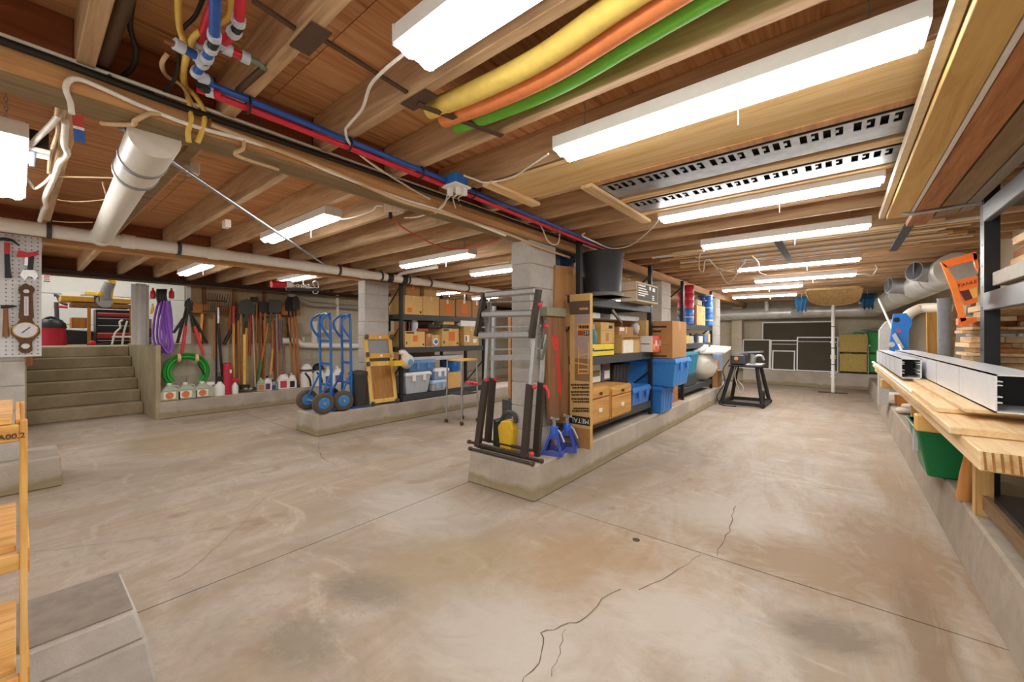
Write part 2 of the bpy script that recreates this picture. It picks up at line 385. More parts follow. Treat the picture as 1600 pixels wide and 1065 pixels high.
# ---- columns of concrete block
def column(x0, x1, y0, y1, z0, z1, label, m=CMU, kids=True):
    c = struct(MB().box(x0+.008, x1-.008, y0+.008, y1-.008, z0, z1), 'column', CMUP, label)
    z = z0
    while z < z1 - .02:
        t = min(z+.194, z1)
        MB().box(x0, x1, y0, y1, z, t).build('block', m, c, bevel=.004); z += .2
    return c
column(-2.19, -1.99, 2.69, 3.08, FT, 2.058, 'grey concrete block column behind the folded ladder')
column(-2.19, -1.99, 5.9, 6.3, FT, 2.058, 'grey block column between the two black shelving units')
column(-2.19, -1.99, 9.2, 9.6, FT, 2.058, 'pale block column at the far end of the centre footing')
column(-5.48, -5.29, 3.16, 3.55, FT, 2.058, 'grey concrete block column behind the wooden creeper')
column(-5.48, -5.29, 7.6, 8.0, FT, 2.058, 'grey concrete block column deep behind the stored boxes')
column(-5.5, -5.16, -.9, .04, .25, 1.1, 'grey block pier below the pegboard', CMU)
column(-2.3, -2.05, 12.5, 12.86, .37, 2.16, 'pale pilaster against the far wall', WALLC)

# ---- walls
wl = struct(MB().box(-8.4, -8.21, 1.335, 12.85, 0, 1.11), 'wall_left', CMUP, 'low tan block wall beside the concrete stairs')
for r in range(5):
    y = 1.335 + (0 if r % 2 else -.2)
    while y < 5.6:
        a, b = max(y, 1.335), y+.394
        MB().box(-8.22, -8.2, a, b, .27+r*.168, .27+r*.168+.163).build('block', CMUP, wl); y += .4
MB().box(-8.4, -8.19, 1.32, 3.4, 1.11, 1.125).build('cap', CONC, wl)
MB().box(-10.3, -7.9, 1.305, 1.36, 0, 1.115).build('end_face', CONCD, wl)
PANEL = mat('tan_panel', 'b79c77', .8, amt=.12, scale=4)
wu = struct(MB().box(-8.42, -8.4, 1.75, 3.4, 1.11, 2.1), 'wall_left_upper', PANEL, 'tan board wall behind the hung garden tools')
for y in (1.98, 2.42, 2.9, 3.34): MB().box(-8.4, -8.33, y, y+.045, 1.12, 2.1).build('stud', wood('stud_z', 'a8754a', '925f38', '75441f', 2), wu)
MB().box(-8.4, -8.34, 1.76, 1.82, 1.12, 2.1).build('stud', WHITE, wu)
struct(MB().box(-8.45, -8.36, 3.4, 12.9, 1.11, 2.345), 'wall_left_far', WALLC, 'tan concrete wall behind the white drain pipes')
struct(MB().box(-8.5, -8.2, YB, 12.9, 2.1, 2.155), 'trim_1', mat('dark_plate', '35241a', .8), 'dark sill plate on top of the left wall')
struct(MB().box(-8.5, 1.5, YF, 13.0, 0, 2.345), 'wall_far', WALLC, 'tan concrete wall behind the leaning window screens')
struct(MB().box(1.25, 1.4, YB, 13, 0, 2.345), 'wall_right', WALLC, 'tan concrete wall behind the lumber racks')
struct(MB().box(-8.5, -8.4, YB, .06, 0, 2.1), 'wall_left_near', CMUP, 'tan wall left of the stair opening behind the pegboard')

# ---- stairs and the workshop beyond them
st = struct(MB().box(-10.25, -8.85, .1, 1.29, 0, .14), 'stairs', CONCD, 'six concrete steps rising to the workshop')
for k in range(6):
    x1 = -8.79 - k*.28
    MB().box(-10.3, x1, .08, 1.305, k*.178 + (.0 if k else 0), (k+1)*.178).build('step', CONCD, st, bevel=.012)
struct(MB().box(-15, -10.3, -3, 6, .95, 1.068), 'floor_workshop', CONCD, 'concrete floor of the raised workshop beyond the stairs')
struct(MB().box(-10.3, -8.43, 1.37, 6, .95, 1.068), 'floor_ledge', CONCD, 'concrete ledge of the workshop behind the tool wall')
struct(MB().box(-10.3, -8.4, -.3, .08, 0, 1.06), 'wall_stair', CONCD, 'concrete cheek wall beside the steps')
SID = mat('white_siding', 'dfe0dc', .5, amt=.03)
ws = struct(MB().box(-14.15, -14.05, -3, 6, 1.06, 3.4), 'wall_workshop', SID, 'white panelled wall of the workshop beyond the stairs')
for z0, z1 in ((1.08, 1.5), (1.53, 2.2), (2.24, 2.62), (2.65, 3.35)):
    MB().box(-14.05, -14.02, -3, 6, z0, z1).build('panel', SID, ws, bevel=.006)
struct(MB().box(-15, -8.5, -3, 6, 3.4, 3.5), 'ceiling_workshop', WHITE, 'white ceiling over the raised workshop')
struct(MB().box(-14.1, -8.5, 5.9, 6, 1.06, 3.4), 'wall_workshop_side', SID, 'white side wall of the workshop')

# ---- ceiling: plywood deck, joists, blocking, beams
ce = struct(MB().box(-8.5, 1.5, YB, 13, ZD+.02, ZD+.05), 'ceiling', DARKGAP, 'open plywood subfloor ceiling with wooden joists')
x = 1.4; i = 0
while x > -8.5:
    y = YB - (1.2 if i % 2 else 0)
    while y < 13:
        MB().box(max(x-1.217, -8.5), x, max(y, YB), min(y+2.437, 13), ZD, ZD+.018).build('plywood_sheet', PLYD, ce); y += 2.44
    x -= 1.22; i += 1
JY = [.574+.406*k for k in range(-5, 31)]
for k, y in enumerate(JY):
    for x0, x1, dy in ((-2.06, 1.3, 0), (-5.38, -2.04, .0), (-8.45, -5.36, 0)):
        MB().box(x0, x1, y-.045+dy, y+dy, ZJ, ZD).build('joist', JOIST, ce, bevel=.003)
    for X in (-2.07, -5.40):
        MB().box(X-.02, X+.02, y+.001, y+.36, ZJ+.005, ZD-.002).build('blocking', JOISTD, ce)
    MB().box(-8.44, -8.40, y+.001, y+.36, 2.156, ZD-.002).build('blocking', JOISTD, ce)
bm = struct(MB().box(-2.125, -1.98, YB, 12.85, 2.062, ZJ), 'beam', BEAMW, 'long wooden beam along the centre columns')
MB().box(-2.13, -1.985, YB, 12.85, 2.052, 2.062).build('plate', BEAMB, bm)  # thin strip gives the underside a darker greenish brown
bm = struct(MB().box(-5.45, -5.31, YB, 12.85, 2.058, ZJ), 'beam', BEAMW, 'wooden beam above the hand trucks and pegboard')
# steel straps nailed under two joists, diagonal bridging rods
for (u, v), lab in (((485, 61), 'brown steel nail plate under the joist beside the pipe fittings'), ((655, 156), 'brown steel nail plate under the joist by the pool noodles')):
    p = PZ(u, v, ZJ-.002)
    MB().box(p.x-.075, p.x+.075, p.y-.03, p.y+.03, ZJ-.006, ZJ-.001).build('nail_plate', BROWNM, None, lab, 'plate')
for a, b, lab in (((395, 0), (472, 52), 'thin brown bridging rod by the red pipe fittings'), ((506, 62), (645, 150), 'thin brown bridging rod between the two nail plates'), ((662, 158), (712, 188), 'short brown bridging rod beside the green noodle')):
    MB().bar(PZ(*a, 2.19), PZ(*b, 2.175), .016, .008).build('bridging_rod', BROWNM, None, lab, 'rod')

# ================================================================ LAMPS
def fixture(x0, x1, y, label, z=2.075, lit=True, hang=ZD-.03, pull=True, w=.125, far=False):
    f = thing('shop_light', label, 'light', ((x0+x1)/2, y, z), 'hanging shop lights')
    prof = [(-w*.5, .024), (-w*.48, .078), (-w*.4, .083), (w*.4, .083), (w*.48, .078), (w*.5, .024)]
    MB().prism(prof, (x0, y, z), (0, 1, 0), (0, 0, 1), (x1-x0, 0, 0)).build('housing', LGREY if not lit else WHITE, f)
    le = [(-w*.44, .0235), (-w*.42, .01), (-w*.34, .0), (-w*.2, -.004), (-w*.05, .004), (w*.05, .004), (w*.2, -.004), (w*.34, .0), (w*.42, .01), (w*.44, .0235)]
    MB().prism(le, (x0+.012, y, z), (0, 1, 0), (0, 0, 1), (x1-x0-.024, 0, 0)).build('lens', (LENSF if far else LENS) if lit else LGREY, f)
    for xx in (x0-.004, x1-.004): MB().box(xx, xx+.008, y-w*.5, y+w*.5, z+.018, z+.078).build('end_cap', WHITE, f)
    for xx in (x0+.12, x1-.12):
        c = MB()
        zz = z+.07; k = 0
        while zz < hang+.03:
            c.tube([(xx+math.cos(a)*.005*(k % 2), y+math.cos(a)*.005*((k+1) % 2), zz+.011+math.sin(a)*.013) for a in [j*math.pi/3 for j in range(6)]], .0016, 4, closed=True); zz += .02; k += 1
        c.build('hanging_chain', GALV, f)
    if pull:
        xx = x0*.4+x1*.6; MB().cyl((xx, y+w*.45, z+.03), (xx, y+w*.45, z-.05), .002, n=5).build('pull_cord', WHITE, f)
    return f
for y, lab in ((.76, 'bright shop light nearest the pool noodles, cut by the top edge'), (1.6, 'big bright shop light in front of the pale plywood panel'), (2.95, 'shop light just beyond the perforated metal channels'),
               (4.1, 'shop light in front of the trim boards rack'), (5.8, 'shop light behind the trim boards rack'), (7.2, 'thin far shop light, last before the wooden paddle board')):
    fixture(-1.0, .19, y, lab, w=.15 if y < 2 else .125, far=y > 5)
fixture(-1.66, -.46, 8.24, 'far shop light offset above the bench planer', far=True)
fixture(-1.8, -.65, 9.9, 'small shop light nearest the far wall', far=True)
fixture(-3.92, -2.75, 1.4, 'shop light above the open floor left of the beam')
fixture(-4.1, -2.93, 2.96, 'shop light above the orange cord left of the block column')
fixture(-3.9, -2.72, 3.95, 'shop light partly behind the centre block column')
fixture(-3.86, -2.68, -.03, 'shop light cut by the left edge above the pegboard')
fixture(-6.95, -5.78, 1.43, 'shop light over the garden tool wall')
fixture(-6.75, -5.7, 2.6, 'shop light behind the red and white hoist')
fixture(-6.45, -5.6, 5.3, 'small far shop light seen above the stored cartons', far=True)
fixture(-6.4, -5.7, 6.5, 'smallest far shop light behind the cartons', far=True)
fixture(-4.3, -3.1, 6.4, 'added fill light hidden deep behind the centre shelves', far=True)  # unseen lamp added to light the far left bay
fixture(-4.3, -3.1, 9.0, 'added unseen fill light deepest in the left bay', far=True)  # another hidden lamp added for the same bay
fixture(-1.0, .19, -.6, 'added fill light behind the viewer over the aisle', pull=False)  # added fill lamp, out of view behind the camera
fixture(-6.6, -5.4, -.6, 'added unseen fill light behind the pegboard pier', pull=False)  # out-of-view lamp added for fill
for y, l in ((-.4, 'over the red vacuum'), (1.6, 'over the red tool chest')): fixture(-12.9, -11.7, y, 'added unseen workshop light '+l, z=3.25, hang=3.4, far=True)  # two lamps above the view, added to brighten the workshop

# ================================================================ CEILING SERVICES AND STORAGE
# ---- drain pipes
p = thing('drain_pipe', 'long white drain pipe running under the joists past the pegboard', 'pipe', (-4.88, 2, 2.04))
MB().cyl((-4.88, YB, 2.10), (-4.88, 10, 2.03), .054, n=20).build('pipe', PVC, p)
for y in (.62, 1.25, 2.15, 2.9, 3.75):
    z = 2.10-.07*(y-YB)/(10-YB); MB().cyl((-4.88, y-.045, z), (-4.88, y+.045, z), .061, n=20).build('coupling', PVC, p)
for y in (.16, .97, 2.55, 3.15, 3.6, 4.0, 4.8):
    z = 2.10-.07*(y-YB)/(10-YB)
    b = MB().cyl((-4.88, y-.014, z), (-4.88, y+.014, z), .063, n=20); b.bar((-4.88, y, z+.05), (-4.88, y, ZJ), .028, .004, (0, 1, 0)); b.build('hanger_strap', DGREY, p)
for y in (3.28, 3.52):
    z = 2.10-.07*(y-YB)/(10-YB); MB().cyl((-4.88, y-.04, z), (-4.88, y+.04, z), .067, n=20).build('rubber_coupling', BLACK, p)
MB().tube([(-4.88, 3.4, 2.06), (-4.8, 3.4, 2.12), (-4.6, 3.4, 2.135), (-4.0, 3.4, 2.14)], .024, 10, smooth=4).build('branch', PVC, p)
p = thing('vent_pipe', 'large white pipe with clamp rings slanting down from the centre beam', 'pipe', (-3.4, .4, 2.0))
A, B = V((-2.1, .345, 2.04)), V((-4.85, .45, 2.085))
MB().cyl(A, A.lerp(B, .2), .082, n=22).build('wide_pipe', PVC, p)
MB().cyl(A.lerp(B, .18), B, .066, n=22).build('pipe', PVC, p)
for t in (.115, .2): MB().cyl(A.lerp(B, t-.006), A.lerp(B, t+.006), .087, n=22).build('clamp_ring', GALV, p)
MB().cyl(A.lerp(B, .965), A.lerp(B, 1), .074, n=22).build('collar', PVC, p)
a = PZ(188, 198, 2.05); b = PZ(505, 412, 2.03)
MB().cyl(a, b, .011, n=8).build('conduit', GALV, None, 'thin grey conduit crossing under the left joists', 'conduit')
MB().box(-4.7, -2.2, .50, .545, ZJ-.03, ZJ+.0).build('wood_strip', GREYW, None, 'weathered strip of wood fixed beside the large white pipe', 'strip')

# ---- red and blue water lines
for nm, m, dx, dz, lab in (('blue_water_pipe', BLUEP, 0, 0, 'long blue water pipe strapped under the joists'), ('red_water_pipe', REDP, -.016, -.024, 'long red water pipe beside the blue one')):
    MB().tube([(-1.735+dx, .40, 2.145+dz), (-1.74+dx, 1.5, 2.14+dz), (-1.76+dx, 2.6, 2.135+dz), (-1.79+dx, 3.75, 2.13+dz)], .0135, 8, smooth=3).build(nm, m, None, lab, 'pipe')
for k, y in enumerate((.555, .96, 1.37, 1.77)):
    MB().tube([(-1.745+math.cos(a)*.028, y, 2.13+math.sin(a)*.03) for a in [j*math.pi/5 for j in range(10)]], .005, 5, closed=True).build('pipe_clip', BLACK, None, ['first', 'second', 'third', 'fourth'][k]+' black clip round the red and blue pipes from the fittings', 'clip', 'pipe clips')
RING = mat('crimp_ring', 'c9d2de', .4); FIT = mat('black_fitting', '1e1d1c', .45)
def pex(par, a, b, m, z0=2.12, z1=2.12, r=.0135, rings=(0, 1)):
    a, b = PZ(*a, z0), PZ(*b, z1)
    o = MB().cyl(a, b, r, n=10).build('pipe_piece', m, par)
    for t in rings:
        c = a.lerp(b, t); d = (b-a).normalized()*.012; MB().cyl(c-d, c+d, r*1.35, n=10).build('crimp_ring', RING, o)
    return o
def fit(par, pts, z=2.12, r=.014):
    return MB().tube([PZ(u, v, z) for u, v in pts], r, 8).build('fitting', FIT, par)
g = thing('blue_pipe_manifold', 'cluster of blue water pipes with black fittings near the top edge', 'pipe fittings', PZ(330, 80, 2.12))
pex(g, (337, -40), (335, 56), BLUEP); fit(g, [(335, 58), (333, 70), (328, 78)]); pex(g, (330, 75), (323, 90), BLUEP); fit(g, [(323, 90), (318, 98)])
pex(g, (317, 98), (308, 113), BLUEP); pex(g, (280, 72), (312, 90), BLUEP); pex(g, (318, 122), (330, 126), BLUEP, 2.14, 2.145, rings=(0,))
MB().cyl(PZ(256, 62, 2.12), PZ(279, 72, 2.12), .009, n=8).build('copper_stub', mat('copper', '9a6a48', .4, .7), g)
g = thing('red_pipe_manifold', 'cluster of red water pipes with black fittings near the top edge', 'pipe fittings', PZ(360, 70, 2.14))
pex(g, (380, -40), (373, 32), REDP, 2.15, 2.15); fit(g, [(373, 34), (371, 44), (366, 50)], 2.15); pex(g, (366, 50), (348, 68), REDP, 2.15, 2.15)
fit(g, [(347, 70), (350, 75), (355, 78)], 2.15); pex(g, (355, 77), (383, 90), REDP, 2.15, 2.15)
MB().tube([PZ(384, 90, 2.15), PZ(404, 98, 2.15), PZ(413, 107, 2.16)], .010, 8).build('brass_stub', mat('verdigris', '7d8a78', .5, .5), g)
pex(g, (350, -40), (312, 66), REDP, 2.19, 2.19, rings=(1,)); pex(g, (328, 144), (345, 148), REDP, 2.12, 2.12, rings=(0,)); fit(g, [(312, 132), (318, 138), (328, 143)], 2.12)
MB().cyl(PZ(412, 106, 2.16), PZ(372, 142, 2.16), .012, n=8).build('iron_pipe', BROWNM, g)
MB().cyl(PZ(205, -30, 2.2), PZ(157, 106, 2.2), .022, n=10).build('iron_pipe', BROWNM, None, 'brown iron pipe beside the joist at the top left', 'pipe')

# ---- cables along the centre beam
bx = -1.968
def onbeam(*uv): return [PX(u, v, bx) for u, v in uv]
cable('black_cable', 'thick black cable along the top of the centre beam', [(bx, YB, 2.147), (bx, -.1, 2.145), (bx, .4, 2.135), (bx-.0, 1.2, 2.14), (bx, 2, 2.145), (bx, 3.4, 2.15)], .013, BCAB)
cable('white_cable', 'pale flat cable above the black one on the beam', [(bx-.01, YB, 2.168), (bx-.004, .3, 2.163), (bx-.004, 1.2, 2.162), (bx, 2.5, 2.158), (bx, 4.5, 2.15)], .008, WCAB)
cable('tan_cable', 'tan cable bundle along the lower beam edge', [PX(330, 195, bx), PX(400, 222, bx), PX(480, 252, bx), PX(560, 285, bx), PX(630, 315, bx), PX(700, 335, bx), PX(800, 368, bx), PX(840, 385, bx), PX(890, 402, bx)], .011, TCAB)
cable('white_cable', 'white cable bent over the beam near the pegboard and running along it', onbeam((112, 178), (110, 160), (103, 140), (108, 126), (125, 124), (160, 138), (220, 165), (300, 196), (380, 218), (450, 240), (520, 270), (620, 308), (700, 333), (790, 368)), .0085, WCAB)
cable('yellow_cable', 'bright yellow cable hanging in front of the beam', [PZ(278, -20, 2.2), PZ(280, 40, 2.2), PZ(290, 80, 2.16)] + onbeam((288, 120), (295, 160), (299, 185), (294, 205), (295, 222)), .0095, YELC)
cable('yellow_cable', 'second yellow cable looping from the pipe fittings over the beam', [PZ(360, -10, 2.2), PZ(358, 25, 2.2), PZ(330, 42, 2.2), PZ(303, 58, 2.18), PZ(290, 95, 2.16)] + onbeam((287, 130), (305, 150), (319, 175), (317, 200), (309, 222)), .0095, YELC)
cable('tan_cable', 'tan cable loop beside the yellow cables', [PZ(262, 84, 2.18), PZ(253, 100, 2.16)] + onbeam((260, 118), (285, 135), (305, 168), (330, 186)), .007, TCAB)
cable('black_cable', 'thin black cable dangling between the joists at top left', [PZ(209, -10, 2.25), PZ(203, 40, 2.25), PZ(213, 80, 2.22), PZ(205, 108, 2.2), PZ(185, 121, 2.18), (bx, .2, 2.155)], .008, BCAB)
cable('black_cable', 'thin black cable left of the yellow cables', [PZ(320, -10, 2.25), PZ(305, 25, 2.25), PZ(280, 55, 2.22), PZ(277, 110, 2.18), PZ(255, 143, 2.17), PX(195, 136, bx)], .006, BCAB)
cable('tan_cable', 'short tan cable hooked under the beam by the large pipe', onbeam((250, 178), (232, 178), (212, 188))+[V((-2.05, .27, 2.04)), V((-2.15, .2, 2.05))], .009, TCAB)
cable('tan_cable', 'short tan cable dropping off the beam right of the large pipe', onbeam((381, 219), (380, 232), (370, 243))+[V((-2.06, .78, 2.04))], .008, TCAB)
cable('white_cable', 'white lamp cord from the nearest light down to the beam', [PZ(630, 85, 2.13), PZ(600, 110, 2.13), PZ(578, 135, 2.14), PZ(566, 170, 2.14), PZ(545, 195, 2.14), PZ(540, 205, 2.14), PZ(548, 226, 2.13), PZ(580, 255, 2.12)] + onbeam((640, 293), (672, 311)), .006, WCAB)
cable('white_cable', 'white lamp cord from the big light to the blue outlet box', [PZ(857, 240, 2.11), PZ(835, 255, 2.11), PZ(800, 277, 2.13), PZ(760, 285, 2.13), PZ(742, 280, 2.13), PZ(725, 274, 2.12)], .005, WCAB)
cable('white_cable', 'white lamp cord sagging beside the black round bin', [V((-1.0, 2.95, 2.12)), PZ(1015, 360, 2.1), PZ(985, 383, 2.09), PZ(955, 388, 2.09), PZ(930, 378, 2.1), PZ(910, 368, 2.13), V((-1.76, 3.2, 2.17))], .006, WCAB)
cable('orange_cable', 'thin orange cord hanging in a curve left of the column', [PZ(617, 345, 2.09), PZ(640, 362, 2.07), PZ(690, 386, 2.06), PZ(730, 388, 2.07), PZ(770, 378, 2.1), PZ(787, 371, 2.12)], .006, mat('orange_cord', 'e0523c', .5))
# outlet boxes
b = thing('outlet_box', 'blue electrical outlet box with white plugs under the joists', 'outlet box', PX(713, 290, -1.8))
q = PZ(713, 286, 2.13); MB().box(q.x-.05, q.x+.05, q.y-.05, q.y+.05, 2.11, 2.175).build('box', BLUE, b, bevel=.008)
MB().box(q.x-.06, q.x+.06, q.y-.06, q.y+.06, 2.1, 2.11).build('cover', WHITE, b)
for dx, dy in ((-.03, -.02), (.02, .0), (.035, .03)):
    c = MB().box(q.x+dx-.012, q.x+dx+.012, q.y+dy-.012, q.y+dy+.012, 2.06, 2.1).build('plug', WHITE, b)
for k, (e, lab) in enumerate((((680, 333), 'left'), ((712, 325), 'middle'), ((720, 322), 'right'))):
    cable('white_cable', lab+' white cord drooping from the blue outlet box', [V((q.x-.03+k*.03, q.y-.02+k*.02, 2.06)), PX(700+k*8, 310, -1.93), PX(e[0], e[1], -1.975)], .005, WCAB)
b = thing('junction_box', 'white junction box with loose cords under the beam', 'junction box', PZ(613, 328, 2.06))
q = PZ(612, 330, 2.06); MB().box(q.x-.05, q.x+.05, q.y-.03, q.y+.06, 2.05, 2.12).build('box', mat('cream_plastic', 'd8c3a2', .5), b, bevel=.006)
MB().box(q.x+.05, q.x+.06, q.y-.02, q.y+.05, 2.055, 2.115).build('cover', WHITE, b)
MB().cyl((q.x, q.y-.01, 2.05), (q.x, q.y-.01, 2.01), .012, n=8).build('plug', BLACK, b)
cable('white_cable', 'white cord from the left lamp to the junction box', [PZ(520, 342, 2.1), PZ(545, 341, 2.1), PZ(580, 330, 2.1), PZ(588, 322, 2.11), PZ(598, 322, 2.09)], .005, WCAB)
cable('white_cable', 'white cord from the junction box to the beam cables', [PZ(632, 340, 2.07), PZ(655, 338, 2.06), PX(690, 325, -1.96), PX(700, 300, -1.9)], .005, WCAB)
cable('white_cable', 'white cord with a plug hanging by the block column top', [PX(843, 350, -1.9), PX(848, 358, -1.9), PX(855, 375, -1.93), PX(865, 382, -1.95), PX(873, 378, -1.93), PX(875, 358, -1.85)], .006, WCAB)
# tangle beside the pegboard
b = thing('wall_outlet', 'black outlet box with a pale cover beside the left lamp', 'outlet box', PZ(48, 225, 2.18))
q = PZ(50, 235, 2.12); MB().box(q.x-.06, q.x+.06, q.y-.04, q.y+.05, 2.12, 2.2).build('box', BLACK, b); MB().box(q.x-.065, q.x+.065, q.y-.045, q.y+.055, 2.11, 2.12).build('cover', WCAB, b)
MB().cyl((q.x+.02, q.y, 2.11), (q.x+.02, q.y, 2.04), .014, .009, n=8).build('plug', mat('pale_blue_plastic', 'a9bcd6', .4), b)
jy = .16
for pts, lab, r, m in (
    ([(22, 230), (45, 228), (62, 212), (80, 195), (92, 180)], 'pale flat cable from the left lamp up to the joist', .011, WCAB),
    ([(22, 255), (38, 275), (48, 287), (55, 294), (70, 285), (82, 272)], 'white cord looping under the left outlet box', .008, WCAB),
    ([(102, 190), (100, 225), (105, 240), (92, 255), (85, 275), (78, 290), (70, 310), (72, 322), (68, 328), (62, 345)], 'thick pale cable stapled down the joist above the pegboard', .013, WCAB),
    ([(90, 165), (88, 185), (90, 205), (84, 225), (78, 245), (76, 270)], 'tan cable stapled beside the thick pale cable', .007, TCAB),
    ([(80, 275), (110, 276), (150, 277), (185, 278)], 'thin tan wire crossing to the large white pipe', .005, TCAB),
    ([(82, 345), (110, 347), (145, 347)], 'thin tan wire just above the drain pipe', .004, TCAB),
    ([(90, 312), (120, 315), (160, 312), (166, 308), (160, 285)], 'thin tan wire curling behind the large white pipe', .004, TCAB),
    ([(66, 368), (90, 375), (125, 382), (140, 377)], 'tan wire sagging under the drain pipe', .005, TCAB)):
    cable('cable', lab, [PZ(u, v, 2.13) for u, v in pts], r, m)
f = thing('paper_flag', 'small paper flag with stripes tucked behind the cable', 'flag', PZ(117, 200, 2.1))
a, b_, c = PX(112, 176, -2.13), PX(124, 200, -2.13), PX(116, 220, -2.13)
for t0, t1, m in ((0, .45, mat('flag_red', 'c24a42', .8)), (.45, .55, WHITE), (.55, 1, mat('flag_blue', '3d62a8', .8))):
    p0, p1 = a.lerp(c, t0), a.lerp(c, t1); d = V((0, .028, 0)); e = V((.003, 0, 0))
    MB().add([p0, p1, p1+d, p0+d, p0+e, p1+e, p1+d+e, p0+d+e], [(0, 1, 2, 3), (7, 6, 5, 4), (0, 4, 5, 1), (1, 5, 6, 2), (2, 6, 7, 3), (3, 7, 4, 0)]).build('stripe', m, f)
for (u, v), lab in (((302, 268), 'small white label box on the joist right of the large pipe'), ((354, 352), 'small pale plate hooked under the third left joist')):
    q = PZ(u, v, 2.12); MB().box(q.x-.04, q.x+.04, q.y-.02, q.y+.02, 2.1, 2.16).build('small_box', WCAB, None, lab, 'box', bevel=.004)

# ---- pool noodles
for m, y0, zz, dy, lab in ((mat('noodle_yellow', 'e8c964', .7), 1.078, 2.185, .04, 'yellow foam pool noodle tucked under the ceiling'), (mat('noodle_orange', 'e88a50', .7), 1.153, 2.18, .05, 'orange foam pool noodle between the yellow and green ones'), (mat('noodle_green', '6ab434', .7), 1.228, 2.185, .05, 'green foam pool noodle under the ceiling joists')):
    pts = [(-1.31, y0-.005, zz), (-1.05, y0+.012, zz-.012), (-.75, y0+.01, zz-.018), (-.45, y0-.03, zz-.015), (-.1, y0-.05, zz), (.3, y0-.05, zz)]
    MB().tube(pts, .037, 14, smooth=6).build('pool_noodle', m, None, lab, 'pool noodle')
MB().bar((-1.27, .98, 2.15), (-1.16, 1.36, 2.14), .03, .004).build('strap', BROWNM, None, 'brown strap under the ends of the pool noodles', 'strap')

# ---- plywood, channels and strips stored under the joists
Z0 = 2.135
MB().box(-1.58, .55, 1.76, 2.09, Z0, Z0+.018).build('plywood_board', PLYL, None, 'pale plywood panel screwed under the joists by the big light', 'panel')
for k, (y, lab) in enumerate(((2.115, 'wooden strip between plywood panel and first metal channel'), (2.51, 'wooden strip between the two perforated metal channels'), (2.86, 'wooden strip beyond the second perforated metal channel'))):
    MB().box(-1.12, .6, y-.03, y+.03, Z0-.004, Z0+.03).build('wood_strip', PINE if k else BEAMW, None, lab, 'strip', bevel=.003)
def channel(y, w, lab):
    c = thing('metal_channel', lab, 'metal channel', (-.3, y, Z0))
    MB().box(-1.1, .55, y, y+w*.5, Z0, Z0+.004).build('web', GALV, c)
    MB().box(-1.1, .55, y+w*.5, y+w*.5+.004, Z0, Z0+.025).build('flange', GALV, c)
    MB().box(-1.1, .55, y-w*.5, y-w*.43, Z0, Z0+.004).build('edge_rail', GALV, c); MB().box(-1.1, .55, y-w*.05, y, Z0, Z0+.004).build('edge_rail', GALV, c)
    x = -1.1; k = 0
    while x < .55:
        wd = .016 if k % 4 else .034
        MB().box(x, x+wd, y-w*.43, y-w*.05, Z0, Z0+.004).build('cross_web', GALV, c)
        if k % 2: MB().box(x+wd, x+wd+.012, y-w*.3, y-w*.2, Z0, Z0+.004).build('tab', GALV, c)
        x += .042 + wd - .016; k += 1
    MB().box(-1.1, .55, y-w*.5, y+w*.5, Z0+.022, Z0+.024).build('back', DARKGAP, c)
channel(2.3, .24, 'perforated galvanised channel nearest the plywood panel')
channel(2.69, .22, 'second perforated galvanised channel further from the plywood panel')
MB().box(-1.60, -1.53, 1.7, 2.18, Z0-.02, Z0).build('cleat', PINEY, None, 'wooden cleat at the end of the plywood panel', 'cleat')
MB().box(-1.17, -1.10, 2.08, 3.02, Z0-.024, Z0-.004).build('cleat', PINEY, None, 'wooden cleat holding the metal channel ends', 'cleat')
# trim boards on a hanging rack
random.seed(3)
for k in range(17):
    y = 4.35 + k*.062 + random.uniform(-.01, .01); x0 = -1.35 + random.uniform(-.25, .2); x1 = .75 + random.uniform(-.3, .15)
    MB().box(x0, x1, y, y+random.uniform(.03, .05), 2.105, 2.105+random.uniform(.012, .03)).build('thin_board', [PINE, WHITE, PINE, GREYW][k % 4], None, ['first','second','third','fourth','fifth','sixth','seventh','eighth','ninth','tenth','eleventh','twelfth','thirteenth','fourteenth','fifteenth','sixteenth','seventeenth'][k]+' thin trim board on the hanging rack from the near side', 'board', 'trim boards on the hanging rack')
for x, lab in ((-.42, 'grey steel bar under the middle of the trim boards'), (.42, 'grey steel bar under the right end of the trim boards')):
    b = thing('rack_bar', lab, 'bar', (x, 4.9, 2.09)); MB().box(x-.03, x+.03, 4.28, 5.48, 2.093, 2.105).build('bar', DGREY, b)
    for y in (4.3, 5.46): MB().box(x-.006, x+.006, y-.01, y+.01, 2.1, ZJ).build('hanger', DGREY, b)
for pts, lab in (([(1100, 392), (1093, 400), (1093, 420), (1099, 424), (1104, 405), (1125, 420), (1150, 423), (1165, 405)], 'first'), ([(1108, 405), (1125, 425), (1137, 442), (1150, 430), (1152, 420)], 'second'), ([(1160, 405), (1163, 412), (1150, 418), (1110, 428)], 'third'), ([(1175, 400), (1185, 410), (1187, 425), (1197, 429)], 'fourth')):
    cable('white_cable', lab+' loose white cord tangled below the trim boards', [PZ(u, v, 2.08) for u, v in pts], .007, WCAB)
cable('white_cable', 'thin white cord sagging near the far wall', [PZ(1145, 470, 2.14), PZ(1165, 477, 2.1), PZ(1190, 477, 2.1), PZ(1208, 471, 2.14)], .009, WCAB)
cable('white_cable', 'white cord curling from the far lamp end to the right', [PZ(1340, 428, 2.1), PZ(1352, 428, 2.1), PZ(1362, 430, 2.1), PZ(1370, 420, 2.12), PZ(1368, 415, 2.14)], .008, WCAB)

